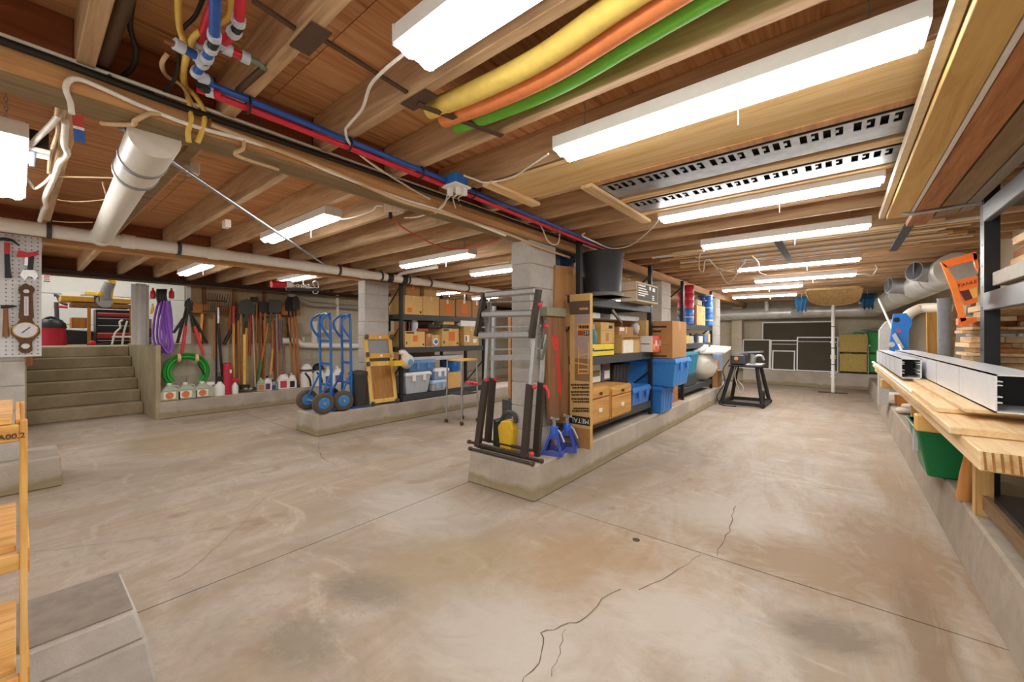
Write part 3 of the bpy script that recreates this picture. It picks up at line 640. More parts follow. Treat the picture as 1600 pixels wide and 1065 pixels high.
# ================================================================ LEFT SIDE
# ---- pegboard with hand tools
X = -5.1
pb = thing('pegboard', 'white pegboard hung from the beam at the left edge', 'pegboard', (X, -.4, 1.09))
a, b = PX(0, 365, X), PX(65, 556, X)
MB().box(X-.012, X, -.85, b.y, b.z, 2.06).build('board', mat('pegboard_white', 'd8d8da', .5, amt=.02), pb)
h = MB(); y = b.y-.02
while y > -.35:
    z = b.z+.02
    while z < 2.05:
        h.add([(X+.0008, y+math.cos(q*math.pi/3)*.0045, z+math.sin(q*math.pi/3)*.0045) for q in range(6)], [tuple(range(6))]); z += .0325
    y -= .0325
h.build('peg_holes', DARKGAP, pb, kind='stuff')
def on(u, v, d=.02): return PX(u, v, X+d)
t = thing('pry_hammer', 'black and red handled hammer hung at the top of the pegboard', 'hammer', on(12, 435))
MB().tube([on(11, 381), on(11, 400), on(12, 420), on(13, 434)], [.012, .014, .015, .018], 8).build('grip', BLACK, t)
MB().tube([on(11, 379), on(11, 397)], .0145, 8).build('red_sleeve', RED, t)
MB().tube([on(-6, 375), on(3, 373), on(11, 374), on(20, 376), on(30, 384)], [.012, .012, .014, .009, .004], 8, smooth=3).build('claw_head', BLACKM, t)
t = thing('adjustable_wrench', 'silver adjustable wrench with red hook on the pegboard', 'wrench', on(46, 436))
MB().bar(on(42, 402), on(41, 415), .02, .008, (1, 0, 0)).build('shank', CHROME, t); MB().bar(on(49, 400), on(47, 424), .03, .012, (1, 0, 0)).build('grip', BLACK, t)
MB().prism([(-.045, -.01), (-.03, .035), (.03, .04), (.05, .0), (.03, -.045), (.015, -.015), (-.005, -.015), (-.02, -.05)], on(45, 429), (0, 1, 0), (0, 0, 1), (.012, 0, 0)).build('jaw', CHROME, t)
MB().prism([(-.06, -.035), (-.05, .02), (.0, .005), (.055, .03), (.05, -.005), (.0, -.03)], on(44, 396), (0, 1, 0), (0, 0, 1), (.014, 0, 0)).build('hook', RED, t)
t = thing('claw_hammer', 'small hammer with a plain wooden handle on the pegboard', 'hammer', on(9, 526))
MB().tube([on(9, 481), on(9, 500), on(9, 526)], [.012, .014, .018], 8).build('handle', wood('hammer_handle', 'a87848', '966539', '7c4f28', 2), t)
MB().tube([on(1, 479), on(8, 479), on(16, 478.5), on(26, 478)], [.014, .012, .011, .004], 8).build('head', BLACKM, t)
# barometer
bw = wood('barometer_wood', '6e4f30', '5e4126', '47301b', 2)
t = thing('barometer', 'carved dark wooden banjo barometer hanging on the pegboard', 'barometer', on(40, 550))
pts = [(30, 448), (35, 445), (40, 442), (45, 445), (52, 448), (55, 452), (51, 460), (53, 495), (50, 499), (55, 506), (62, 512), (63, 520), (55, 528), (50, 534), (51, 547), (46, 551), (34, 551), (29, 547), (30, 534), (24, 528), (17, 520), (18, 512), (26, 506), (31, 499), (29, 495), (32, 460), (28, 453)]
o = on(40, 500); MB().prism([(on(u, v).y-o.y, on(u, v).z-o.z) for u, v in pts], o-V((.012, 0, 0)), (0, 1, 0), (0, 0, 1), (.025, 0, 0)).build('body', bw, t, bevel=.004)
dial = mat('dial_face', 'd9dade', .3)
for c, r, nm in ((on(40, 515.5, .034), .068, 'dial'), (on(41, 455, .034), .017, 'small_dial'), (on(40, 540.5, .034), .024, 'small_dial')):
    r2 = r*.78; e = MB().lathe(c, [(r, 0), (r, .006), (r*.86, .008)], 28, (1, 0, 0)).build('bezel' if r > .05 else 'small_bezel', BRASS, t)
    MB().lathe(c, [(r*.86, .0085), (.001, .009)], 28, (1, 0, 0)).build(nm, dial, e)
e = MB().box(X+.034, X+.038, on(37.5, 480).y, on(44.5, 480).y, on(40, 493).z, on(40, 463).z).build('thermometer', dial, t)
MB().box(X+.038, X+.040, on(40.6, 480).y, on(41.2, 480).y, on(40, 490).z, on(40, 467).z).build('tube', RED, e)
MB().bar(on(40, 495, .043), on(44, 526, .045), .004, .002, (1, 0, 0)); nd = MB().bar(on(34, 520, .044), on(47, 511, .044), .006, .002, (1, 0, 0)).build('needle', BLACK, t)
# small brown block under the pegboard
MB().box(-5.16, -5.1, on(40, 560).y, on(51, 560).y, on(45, 571).z, b.z-.002).build('wood_block', RED_W, None, 'small brown wood block under the pegboard corner', 'block')

# ---- near wooden rack at the left edge
rk = thing('wooden_rack', 'pine rack with slatted shelves standing at the left edge', 'rack', (-1.75, -.3, 0))
XR = -1.56
def rp(u, v, x=XR): return PX(u, v, x)
y1 = rp(43.5, 800).y; y0 = rp(31, 800).y
MB().box(XR-.03, XR, y0, y1, 0, rp(37, 656).z).build('post', wood('rack_pine_z', 'eec27c', 'e0ac5e', 'bd843c', 2, 1, .06, rings=.15), rk, bevel=.003)
MB().box(XR-.46, XR-.42, y0-.0, y1-.002, 0, rp(37, 656).z).build('post', wood('rack_pine_z', 'eec27c', 'e0ac5e', 'bd843c', 2, 1, .06, rings=.15), rk, bevel=.003)
MB().box(XR-.03, XR, -.95, -.92, 0, rp(37, 656).z).build('post', wood('rack_pine_z', 'eec27c', 'e0ac5e', 'bd843c', 2, 1, .06, rings=.15), rk, bevel=.003); MB().box(XR-.46, XR-.42, -.95, -.92, 0, rp(37, 656).z).build('post', wood('rack_pine_z', 'eec27c', 'e0ac5e', 'bd843c', 2, 1, .06, rings=.15), rk, bevel=.003)
zt = rp(20, 664).z; RPX = wood('rack_pine_y', 'eec27c', 'e0ac5e', 'bd843c', 1, 1, .06, rings=.15); RPX2 = wood('rack_pine_x', 'eec27c', 'e0ac5e', 'bd843c', 0, 1, .06, rings=.15)
MB().box(XR-.02, XR-.001, -.92, y0-.0005, zt-.042, zt).build('top_rail', RPX, rk, bevel=.002)
for k in range(3): MB().box(XR-.46+k*.154, XR-.46+k*.154+.149, -.95, y0-.012, zt+.001, zt+.018).build('top_board', RPX, rk, bevel=.003)
MB().box(XR-.44, XR-.02, y0-.008, y1-.012, zt-.03, zt+.012).build('side_rail', RPX2, rk, bevel=.002)
for v in (868, 1062):
    zz = rp(20, v).z
    MB().box(XR-.025, XR-.003, -.92, y0-.0005, zz-.04, zz).build('rail', RPX, rk, bevel=.002)
    for k in range(3): MB().box(XR-.44+k*.14, XR-.44+k*.14+.134, -.94, y0-.006, zz+.001, zz+.016).build('shelf_board', RPX, rk, bevel=.002)
    MB().box(XR-.42, XR-.03, y0+.004, y0+.016, zz-.06, zz).build('side_rail', RPX2, rk)
lettering(rk, 'A00.2', rp(18, 682, XR+.0006), (0, 1, 0), (0, 0, 1), .018, INK)

# ---- garden tools on the left wall
XW = -8.12
TANW = wood('handle_tan', 'e0b060', 'd29a48', 'b07a30', 2, 2, .12, rings=.1); ORW = wood('handle_orange', 'c98448', 'b87038', '95541f', 2, 2, .15, rings=.1)
IRON = mat('dark_iron', '34332f', .6, .4); REDH = mat('red_handle', 'b82c30', .5)
def P(u, v, d=0): return PX(u, v, XW+d)
def tool(name, label, cat, top, bot, hm, r=.016, d=0, grip=None, parts=()):
    t = thing(name, label, cat, P(*bot, d))
    MB().cyl(P(*top, d), P(*bot, d), r, n=8).build('handle', hm, t)
    if grip: g0 = P(*top, d).lerp(P(*bot, d), grip[0]); g1 = P(*top, d).lerp(P(*bot, d), grip[1]); MB().cyl(g0, g1, r*1.25, n=8).build('grip', grip[2], t)
    for nm, m, f in parts: q = MB(); f(q); q.build(nm, m, t)
    return t
def shovel_head(c, w, h, d=.0):
    def f(q):
        p = P(*c, d); q.prism([(-w/2, 0), (-w*.5, h*.55), (-w*.3, h*.9), (0, h), (w*.3, h*.9), (w*.5, h*.55), (w/2, 0), (w*.12, -h*.06), (w*.08, -h*.5), (-w*.08, -h*.5), (-w*.12, -h*.06)], p, (0, 1, 0), (0, 0, 1), (.02, 0, 0))
    return f
def flat_head(c, w, h, d=0., t=.03):
    def f(q): p = P(*c, d); q.box(p.x, p.x+t, p.y-w/2, p.y+w/2, p.z-h/2, p.z+h/2)
    return f
def rake_head(c, w, h, n, d=0.):
    def f(q):
        p = P(*c, d); q.box(p.x, p.x+.02, p.y-w/2, p.y+w/2, p.z-.012, p.z+.012)
        for k in range(n):
            y = p.y-w/2+w*(k+.5)/n; q.cyl((p.x+.01, y, p.z), (p.x+.06, p.y+(y-p.y)*1.15, p.z+h), .005, .003, n=5)
    return f
tool('leaf_rake', 'dark leaf rake with fanned tines on the tool wall', 'rake', (338, 490), (338, 610), BLACK, .012, .02, parts=(('tines', IRON, rake_head((337, 487), .36, .3, 12, .02)), ('neck', CHROME, lambda q: q.cyl(P(341, 480, .05), P(341, 512, .05), .018, n=8))))
tool('bow_rake', 'black bow rake with a wire basket head beside the leaf rake', 'rake', (341, 505), (349, 612), BLACK, .02, .06, parts=(('rake_head', IRON, rake_head((338, 470), .30, .12, 9, .08)),))
tool('pick_axe', 'tan handled axe with red neck leaning on the tool wall', 'axe', (365, 505), (365, 600), TANW, .022, .04, parts=(('neck', REDH, lambda q: q.cyl(P(365, 478, .04), P(365, 508, .04), .019, n=8)), ('axe_head', IRON, flat_head((366, 603), .12, .06, .02, .06))))
tool('round_shovel', 'round point shovel with dark blade upward', 'shovel', (385, 510), (386, 604), TANW, .02, .03, parts=(('blade', mat('shovel_steel', '45463f', .5, .5), shovel_head((385, 490), .26, .26, .05)), ('socket', IRON, lambda q: q.cyl(P(385, 488, .03), P(385, 512, .03), .022, n=8))))
tool('maul', 'thick pale handled sledge maul standing on the ledge', 'maul', (382, 522), (382, 600), wood('maul_wood', 'ecc87c', 'e0b55e', 'c29440', 2, 2, .05), .026, .09, parts=(('maul_head', IRON, flat_head((382, 604), .13, .07, .06, .07)),))
tool('red_rod', 'thin red handled hoe behind the round shovel', 'hoe', (392, 470), (389, 555), REDH, .016, .01, parts=(('hoe_blade', IRON, flat_head((397, 468), .12, .09, .01)),))
tool('push_broom', 'pale broom stick crossing in front of the red hoe', 'broom', (395, 492), (399, 606), wood('pale_stick', 'd8b890', 'c6a278', 'a88058', 2, 2, .05), .012, .1, parts=(('broom_head', DGREY, flat_head((399, 606), .1, .05, .08, .05)),))
tool('long_pole', 'tall thin orange wooden pole reaching to the beam', 'pole', (401, 462), (399, 600), ORW, .014, 0.0)
tool('spading_fork', 'tan handled spade with green lower sleeve', 'spade', (419, 505), (402, 600), ORW, .018, .07, (.62, 1.0, mat('green_sleeve', '3f7d3a', .5)), parts=(('collar', mat('green_collar', '36503f', .5), lambda q: q.cyl(P(424, 488, .07), P(420, 510, .07), .024, n=8)),))
tool('square_shovel', 'square dark shovel blade hung high on the tool wall', 'shovel', (426, 500), (426, 580), ORW, .016, .02, parts=(('blade', mat('scoop_grey', '4c4c46', .55, .3), flat_head((429, 478), .2, .24, .03, .03)),))
tool('scoop_shovel', 'second wide dark scoop behind the square shovel', 'shovel', (412, 500), (414, 575), ORW, .016, -.02, parts=(('blade', IRON, flat_head((411, 480), .16, .2, -.02)),))
tool('garden_hoe', 'tan wooden hoe with thick handle end by the square shovel', 'hoe', (436, 490), (434, 600), ORW, .02, .01)
tool('edger', 'short orange wooden handle standing below the square shovel', 'tool', (426, 545), (423, 585), TANW, .02, .09)
tool('grey_pole', 'slim grey metal pole behind the wooden handles', 'pole', (432, 490), (434, 600), GREY, .012, .05)
tool('mop', 'dark purple handled tool beside the white drain end', 'mop', (437, 500), (438, 545), mat('dusty_purple', '6a5578', .6), .02, .06)
for k, (a, c, lab) in enumerate((((451, 488), (458, 600), 'left of three orange handled shovels hung with heads up'), ((457, 488), (463, 590), 'middle of three orange handled shovels hung with heads up'), ((462, 486), (468, 600), 'right of three orange handled shovels hung with heads up'))):
    tool('hung_shovel', label=lab, cat='shovel', top=a, bot=c, hm=ORW, r=.02, d=.05+.04*k, parts=(('blade', IRON, shovel_head((a[0], a[1]-3), .13, .26, .06+.04*k)),))
for k, (a, c, m, lab) in enumerate((((336, 492), (336, 560), ORW, 'wide tan wooden handle left of the leaf rake'), ((360, 480), (358, 520), RED_W, 'short brown wooden handle below the rack board'), ((372, 500), (374, 605), ORW, 'brown wooden handle right of the red necked axe'), ((376, 470), (378, 600), GREYW, 'weathered wooden handle by the round shovel'), ((443, 500), (444, 598), GREYW, 'weathered grey wooden handle before the hung shovels'), ((428, 500), (430, 600), RED_W, 'reddish wooden handle in the middle of the tool wall'), ((407, 488), (409, 600), RED_W, 'reddish brown handle left of the green sleeved spade'), ((316, 490), (312, 535), TANW, 'short tan handle hung left of the rakes'), ((414, 488), (412, 600), CEDAR, 'cedar coloured handle beside the spade'))):
    tool('garden_tool', lab, 'handle', a, c, m, .022, -.02+.01*(k % 4))
t = tool('pruning_saw', 'dark saw blade slanting behind the axe', 'saw', (372, 492), (350, 538), IRON, .03, .0)
t = tool('trellis_tool', 'thin iron cultivator near the drain pipe', 'cultivator', (447, 505), (455, 535), IRON, .01, .08)
# rack boards the tools hang from
for u0, u1, v0, v1, lab in ((303, 328, 475, 489, 'orange wooden hanger block left of the rakes'), (345, 372, 478, 490, 'orange wooden hanger block behind the rakes'), (384, 440, 490, 494, 'thin wooden rail behind the shovels'), (440, 470, 476, 492, 'orange wooden rail behind the hung shovels')):
    q = fbx(u0, u1, v0, v1, -8.2, .17); MB().box(*q).build('hanger_board', wood('orange_rail', 'c98a4c', 'b8763a', '935524', 1), None, lab, 'board', bevel=.003)
# loppers
def lopper(c, ul, ur, vb, m, gm, d, lab):
    t = thing('loppers', lab, 'loppers', P(c[0], vb, d)); j = P(*c, d)
    MB().prism([(-.035, -.02), (-.03, .05), (.0, .1), (.045, .13), (.03, .05), (.035, -.02)], j, (0, 1, 0), (0, 0, 1), (.015, 0, 0)).build('jaws', IRON, t)
    for u in (ul, ur):
        e = P(u, vb, d); k = j.lerp(e, .4); MB().cyl(j, k, .016, n=8).build('arm', m, t); MB().cyl(k, e, .024, .02, n=8).build('grip', gm, t)
lopper((294, 480), 284, 318, 553, IRON, PINKR, .06, 'red handled loppers hanging over the hose coil')
lopper((292, 477), 277, 324, 536, IRON, BLACK, .02, 'black handled loppers behind the red ones')
lopper((297, 483), 271, 304, 520, mat('rust_metal', '6e4a36', .6, .3), mat('dark_olive', '3c3a30', .6), -.01, 'old rusty hedge shears behind the loppers')
# purple webbing sling
t = thing('web_sling', 'purple looped web sling hanging beside the stairs', 'sling', P(255, 552, .1))
for k, (u0, u1, ub, vb, d) in enumerate(((248, 241, 249, 551, .1), (253, 247, 256, 549, .13), (257, 252, 262, 550, .16), (261, 266, 258, 551, .08))):
    pts = [P(u0, 470, d), P(u1, 500, d), P(u1-1, 530, d), P(ub, vb, d), P(ub+7, 540, d), P(u0+7, 505, d), P(u0+3, 470, d)]
    MB().tube(pts, .024, 6, smooth=5, flat=.25).build('webbing', PURPLE, t)
for k in range(4): MB().tube([P(247+k*4, 452, .1), P(246+k*4, 462, .14), P(248+k*4, 472, .12)], .02, 6, smooth=2).build('black_loop', BLACK, t)
for u, lab in ((239, 'small red bottle hung left of the purple sling'), (268, 'small red bottle hung right of the purple sling')):
    MB().lathe(P(u, 466, .03), [(.03, 0), (.035, .03), (.032, .1), (.012, .13), (.012, .16)], 10).build('bottle', RED, None, lab, 'bottle')
MB().tube([P(238, 474, .1), P(240, 484, .1), P(236, 490, .1), P(239, 476, .1)], .012, 6, smooth=3).build('yellow_strap', YEL, None, 'small yellow strap looped behind the purple sling', 'strap')
# white torn sheet beside the stair opening
q = PX(205, 443, -8.55); t = thing('foam_sheet', 'torn white insulation sheet standing beside the stair opening', 'insulation', (-8.6, 1.3, 1.11))
for k, (u0, u1, vt, dx) in enumerate(((205, 213, 441, 0), (212, 221, 440, .04), (219, 229, 441, .02), (227, 233, 443, .05))):
    A = PX(u0, vt, -8.5-dx); B = PX(u1, vt, -8.5-dx); MB().box(-8.5-dx-.03, -8.5-dx, A.y, B.y, 1.115, A.z-.02).build('strip', WHITE if k % 2 else mat('foam_grey', 'cfcdc6', .7), t, bevel=.004)
# green hose coil
t = thing('hose_coil', 'coiled green garden hose hanging over the jugs', 'hose', P(291, 612, .1))
for k in range(6):
    c = P(292, 580, .06+.018*(k % 3)); r = .205+.017*k; a0 = -.9; pts = []
    for j in range(26):
        a = -.95+ (2*math.pi-1.2)*j/25 - .35 if False else math.radians(-42+264*j/25); pts.append(c+V((0, math.cos(a)*r, math.sin(a)*r*.98)))
    MB().tube(pts, .015, 6).build('hose_loop', [LGREEN, mat('dark_green_hose', '1f7a2a', .45)][k % 2], t)
for a in (60, 115):
    c = P(292, 580, .09)+V((0, math.cos(math.radians(a))*.245, math.sin(math.radians(a))*.24)); MB().cyl(c-V((0, .02, 0)), c+V((0, .02, 0)), .07, n=10).build('tape_wrap', TAPE, t)
MB().tube([P(309, 567, .13), P(315, 577, .14), P(320, 585, .13)], .014, 6, smooth=2).build('nozzle', BLACK, t)

# ---- jugs and bottles on the ledge
LX = -7.98
def jug(u, vt, vb, w, lab, m=JUG, capm=WHITE, lm=None, handle=True, cat='jug', x=LX, labm2=None, name='jug', group=None):
    b = PX(u, vb, x); h = PX(u, vt, x).z-b.z; t = thing(name, lab, cat, b, group); b.z = .271 if x < -7 else b.z; d = w*.38
    q = MB(); q.frustum((b.x-d, b.x+d, b.y-w/2, b.y+w/2, b.z), (b.x-d, b.x+d, b.y-w/2, b.y+w/2, b.z+h*.55)); q.frustum((b.x-d, b.x+d, b.y-w/2, b.y+w/2, b.z+h*.55), (b.x-.03, b.x+.03, b.y-w*.2, b.y+w*.12, b.z+h*.86)); q.build('body', m, t, bevel=.012)
    MB().cyl((b.x, b.y-w*.05, b.z+h*.86), (b.x, b.y-w*.05, b.z+h), w*.13, n=12).build('cap', capm, t)
    if handle: MB().tube([(b.x, b.y+w*.1, b.z+h*.84), (b.x, b.y+w*.38, b.z+h*.78), (b.x, b.y+w*.46, b.z+h*.5)], w*.06, 6, smooth=4).build('handle', m, t)
    if lm:
        o = MB().box(b.x+d+.0005, b.x+d+.002, b.y-w*.38, b.y+w*.2, b.z+h*.1, b.z+h*.5).build('label', lm, t)
        if labm2: MB().lathe((b.x+d+.002, b.y-w*.1, b.z+h*.3), [(w*.2, 0), (w*.2, .002)], 12, (1, 0, 0)).build('label_mark', labm2, o)
    return t
CRE = mat('label_cream', 'efe8d8', .6); PIC = mat('label_orange', 'd8783c', .6)
for k, u in enumerate((266, 291, 317)):
    jug(u, 592, 618-k*.8, .25, ['first', 'second', 'third'][k]+' cloudy jug with orange picture label from the stairs', lm=CRE, labm2=PIC, name='cloudy_jug', group='cloudy jugs below the hose')
def sprayer(u, vt, vb, w, lab, m=WHITE, tm=BLACK, x=LX):
    b = PX(u, vb, x); h = PX(u, vt, x).z-b.z; b.z = .271; t = thing('spray_bottle', lab, 'spray bottle', b)
    MB().lathe(b, [(w/2, 0), (w/2, h*.5), (w*.2, h*.68), (w*.2, h*.74)], 12).build('body', m, t)
    q = MB(); q.box(b.x-.015, b.x+.015, b.y-.05, b.y+.05, b.z+h*.8, b.z+h); q.bar((b.x, b.y-.03, b.z+h*.85), (b.x, b.y-.045, b.z+h*.62), .015, .012); q.cyl((b.x, b.y, b.z+h*.74), (b.x, b.y, b.z+h*.85), .02, n=8); q.build('trigger', tm, t)
sprayer(329, 588, 610, .12, 'white spray bottle right of the cloudy jugs', mat('pale_green_plastic', 'c8cfae', .4), WHITE)
sprayer(343, 583, 612, .16, 'white spray bottle behind the bow rake handle')
t = thing('red_cylinder', 'tall crimson cylinder standing on the ledge among the tools', 'cylinder', PX(355, 605, LX)); b = PX(355, 605, LX); b.z = .271
MB().lathe(b, [(.06, 0), (.062, .03), (.06, .48), (.05, .53), (.0, .535)], 16).build('body', mat('crimson', 'b4203c', .5), t); MB().box(b.x+.058, b.x+.064, b.y+.02, b.y+.045, b.z+.36, b.z+.42).build('tag', WHITE, t)
sprayer(367, 580, 604, .1, 'white bottle with red cap between the handles', WHITE, RED)
jug(408, 585, 606, .14, 'clear jug with an orange label by the green sleeve', lm=PIC, capm=LGREY, name='small_jug')
jug(418, 582, 605, .13, 'white bottle with dark purple label', m=WHITE, capm=BLACK, lm=mat('label_plum', '5a3a58', .6), name='small_bottle', cat='bottle')
jug(427, 588, 604, .12, 'small grey bottle with dark cap in the ledge row', m=mat('grey_bottle', '8f9a9c', .4), capm=BLACK, lm=mat('label_navy', '3a4666', .6), name='small_bottle', cat='bottle')
jug(442, 577, 604, .19, 'white jug with red cap and red label', m=WHITE, capm=RED, lm=mat('label_red', 'c43a4a', .6), name='white_jug')
jug(456, 578, 602, .14, 'white bottle next to the red capped jug', m=WHITE, capm=LGREY, lm=BLACK, name='small_bottle', cat='bottle')
for u, lab in ((479, 'white pump sprayer with black strap left of the hand trucks'), (497, 'second white pump sprayer partly behind the blue hand truck')):
    b = PX(u, 603, LX); b.z = .271; t = thing('pump_sprayer', lab, 'sprayer', b)
    MB().lathe(b, [(.11, 0), (.115, .05), (.115, .24), (.08, .31), (.05, .33)], 16).build('tank', WHITE, t); MB().lathe(b+V((0, 0, .33)), [(.1, 0), (.105, .03), (.06, .1), (.0, .12)], 14).build('pump_cap', WHITE if u < 490 else BLACK, t)
    MB().tube([b+V((.12, -.08, .28)), b+V((.13, 0, .16)), b+V((.13, .02, .02))], .018, 6, smooth=3).build('strap', BLACK, t); MB().lathe(b+V((0, 0, .32)), [(.118, 0), (.118, .02)], 16).build('collar', BLACK, t)
for u, lab in ((512, 'white jug with blue and red label left of the pair behind the hand trucks'), (527, 'white jug with blue and red label right of the pair behind the hand trucks')):
    jug(u, 574, 602, .22, lab, m=WHITE, lm=mat('label_blue', '2a58a8', .6), labm2=RED, name='bleach_jug', x=-8.0)
for k, u in enumerate((384, 392, 336)): MB().ball(PX(u, 607, LX)*1+V((0, 0, 0)), .025, 8, (1, 1.3, .7)).build('pebble', CONC, None, ['pale stone below the maul', 'pale stone beside the broom head', 'pale rag scrap right of the jugs'][k], 'stone')

# ---- pipes on the left wall
q = thing('white_drain', 'white drain pipe along the wall behind the hand trucks', 'pipe', PX(500, 540, -8.2))
XP = -8.13
MB().tube([PX(440, 532, XP), PX(465, 533, XP), PX(478, 539, XP), PX(570, 540, XP)], .06, 14, smooth=4).build('main', PVC, q)
MB().cyl(PX(491, 536, XP), PX(491, 503, XP), .055, n=14).build('stack', PVC, q); MB().cyl(PX(491, 506, XP), PX(491, 502, XP), .065, n=14).build('stack_cap', PVC, q)
MB().tube([PX(495, 517, XP), PX(522, 517, XP), PX(527, 512, XP), PX(527, 461, XP)], .028, 10, smooth=4).build('riser', PVC, q)
MB().cyl(PX(474, 533, XP), PX(474, 526, XP), .02, n=10).build('stub', PVC, q)
MB().tube([PX(450, 458, -8.15), PX(482, 474, -8.15), PX(490, 475, -8.15), PX(700, 490, -8.15)], .045, 12).build('grey_conduit', mat('grey_pipe', 'a09d92', .5), None, 'thick grey pipe bending along the wall behind the hand trucks', 'pipe')
MB().tube([(-8.1, YB, 2.08), (-8.1, 12, 2.06)], .02, 8).build('dark_pipe', BROWNM, None, 'thin dark pipe under the left wall plate', 'pipe')
# hoist hanging below the beam
t = thing('lever_hoist', 'red and white lever hoist with chain hung below the second beam', 'hoist', PX(455, 446, -5.7))
hx = -5.7
MB().cyl(PX(424, 444, hx), PX(446, 444, hx), .045, n=12).build('red_sleeve', RED, t); MB().cyl(PX(446, 444, hx), PX(455, 444, hx), .05, n=12).build('hub', WHITE, t)
c = MB()
for k in range(7): a = PX(457+k*4, 446+(k % 2), hx); c.tube([a+V((0, math.cos(j*math.pi/3)*.022, math.sin(j*math.pi/3)*.016)) for j in range(6)], .006, 5, closed=True)
c.build('chain', WHITE, t); MB().cyl(PX(447, 451, hx), PX(500, 452, hx), .025, n=8).build('bar', DGREY, t)
for s in (1, -1): MB().tube([PX(492, 449, hx), PX(489, 449-s*8, hx), PX(496, 449-s*9, hx), PX(498, 449, hx)], .008, 6, smooth=3).build('wing', CHROME, t)
MB().cyl(PX(460, 440, hx), PX(460, 440, hx)+V((0, 0, .3)), .006, n=6).build('hang_rod', GALV, t)

# ---- hand trucks
def hand_truck(x, y, lab, rz, back):
    t = thing('hand_truck', lab, 'hand truck', (x, y, FT)); R = Matrix.Rotation(rz, 4, 'Z'); T = Matrix.Translation((x, y, FT)) @ R
    m = mat('truck_blue', '2468b4', .35)
    def w(p): return T @ V(p)
    hw = .16
    for s in (-1, 1):
        MB().tube([w(p) for p in ((0, s*hw, .06), (0, s*hw, .55), (-.01, s*hw, 1.14))], .018, 8).build('rail', m, t)
        MB().tube([w(p) for p in ((-.005, s*hw, .95), (-.1, s*hw*1., 1.08), (-.12, s*hw, 1.19), (-.05, s*hw, 1.26), (0, s*hw*.8, 1.28))], .016, 8, smooth=4).build('hand_loop', m, t)
        MB().tube([w(p) for p in ((0, s*hw, .5), (-.14, s*(hw+.02), .2))], .014, 6).build('axle_brace', m, t)
    MB().tube([w(p) for p in ((-.01, -hw, 1.14), (-.01, -hw*.8, 1.25), (-.01, 0, 1.28), (-.01, hw*.8, 1.25), (-.01, hw, 1.14))], .018, 8, smooth=4).build('top_hoop', m, t)
    for z in (.2, .34, .62, .92): MB().bar(w((0, -hw, z)), w((0, hw, z)), .012, .035).build('crossbar', m, t)
    MB().add([w(p) for p in ((.01, -.19, .01), (.26, -.17, .01), (.26, .17, .01), (.01, .19, .01), (.01, -.19, .02), (.26, -.17, .02), (.26, .17, .02), (.01, .19, .02))], [(0, 3, 2, 1), (4, 5, 6, 7), (0, 1, 5, 4), (1, 2, 6, 5), (2, 3, 7, 6), (3, 0, 4, 7)]).build('toe_plate', m, t)
    MB().bar(w((.01, -.17, .12)), w((.01, .17, .12)), .012, .2).build('back_plate', m, t)
    MB().cyl(w((-.14, -.30, .135)), w((-.14, .30, .135)), .012, n=8).build('axle', CHROME, t)
    for s in (-1, 1):
        ax = (R @ V((0, s, 0))); c = w((-.14, s*.245, .135))
        wh = MB().lathe(c, [(.075, -.035), (.115, -.045), (.134, -.02), (.134, .02), (.115, .045), (.075, .035)], 24, ax).build('tyre', RUBBER, t)
        MB().lathe(c, [(.06, -.040), (.076, -.037), (.076, .037), (.06, .040)], 24, ax).build('rim', mat('rim_blue', '3b80bf', .4), wh)
        MB().lathe(c, [(.014, -.06), (.022, -.043), (.022, .043), (.014, .06)], 12, ax).build('hub', CHROME, wh)
hand_truck(-5.3, PX(506, 600, -5.06).y+.14, 'blue hand truck with two big wheels nearest the footing end', math.radians(88), 0)
hand_truck(-5.3, PX(545, 600, -5.06).y+.1, 'second blue hand truck standing right behind the first', math.radians(82), 0)
# dark plastic bin behind them and a caged work lamp
t = thing('dark_bin', 'dark plastic trash bin between hand truck and creeper', 'bin', (-5.2, 3.0, FT+.02)); c = V((-5.2, 3.0, FT+.021))
MB().lathe(c, [(.1, 0), (.12, .42), (.125, .44)], 18).build('body', mat('bin_grey', '3a3733', .6), t); MB().lathe(c+V((0, 0, .42)), [(.125, 0), (.13, .02), (.125, .05), (.03, .07)], 18).build('lid', mat('bin_grey', '3a3733', .6), t)

# ---- wooden creeper leaning on the column
t = thing('mechanic_creeper', 'wooden mechanic creeper with casters leaning on the column', 'creeper', PX(600, 635, -5.08))
cw = wood('creeper_wood', 'eecb7e', 'e2b963', 'c4963e', 2, 1, .05, rings=.1)
o = PX(600, 633, -5.09); o.z = FT+.03; up = V((-.16, .03, .97)).normalized(); ey = V((.02, 1, 0)).normalized(); nz = ey.cross(up).normalized()
def cp(a, b, d=0): return o + ey*a + up*b + nz*d
W, H = .235, .97
def cbar(a0, b0, a1, b1, w, nm, m=cw, th=.028, par=t): return MB().bar(cp(a0, b0), cp(a1, b1), w, th, nz).build(nm, m, par, bevel=.003)
cbar(-W*.82, 0, -W, H, .055, 'side_rail'); cbar(W*.82, 0, W*.7, H*.95, .055, 'side_rail')
cbar(-W*.8, .03, W*.8, .03, .06, 'cross_rail'); cbar(-W, H*.58, W*.78, H*.58, .07, 'cross_rail'); cbar(-W, H*.70, W*.75, H*.70, .07, 'cross_rail', mat('mustard_pad', 'd9a23a', .6)); cbar(-W, H*.98, W*.72, H*.98, .07, 'head_rail', mat('mustard_pad', 'd9a23a', .6))
MB().prism([(-W*.72, .06), (W*.7, .06), (W*.68, H*.54), (-W*.78, H*.54)], cp(0, 0, -.01), ey, up, nz*.012).build('panel', wood('creeper_panel', 'b98848', 'a87638', '8a5a24', 2, .8), t)
MB().prism([(-W*.78, H*.73), (W*.6, H*.73), (W*.58, H*.94), (-W*.8, H*.94)], cp(0, 0, -.02), ey, up, nz*.008).build('headrest', GREY, t)
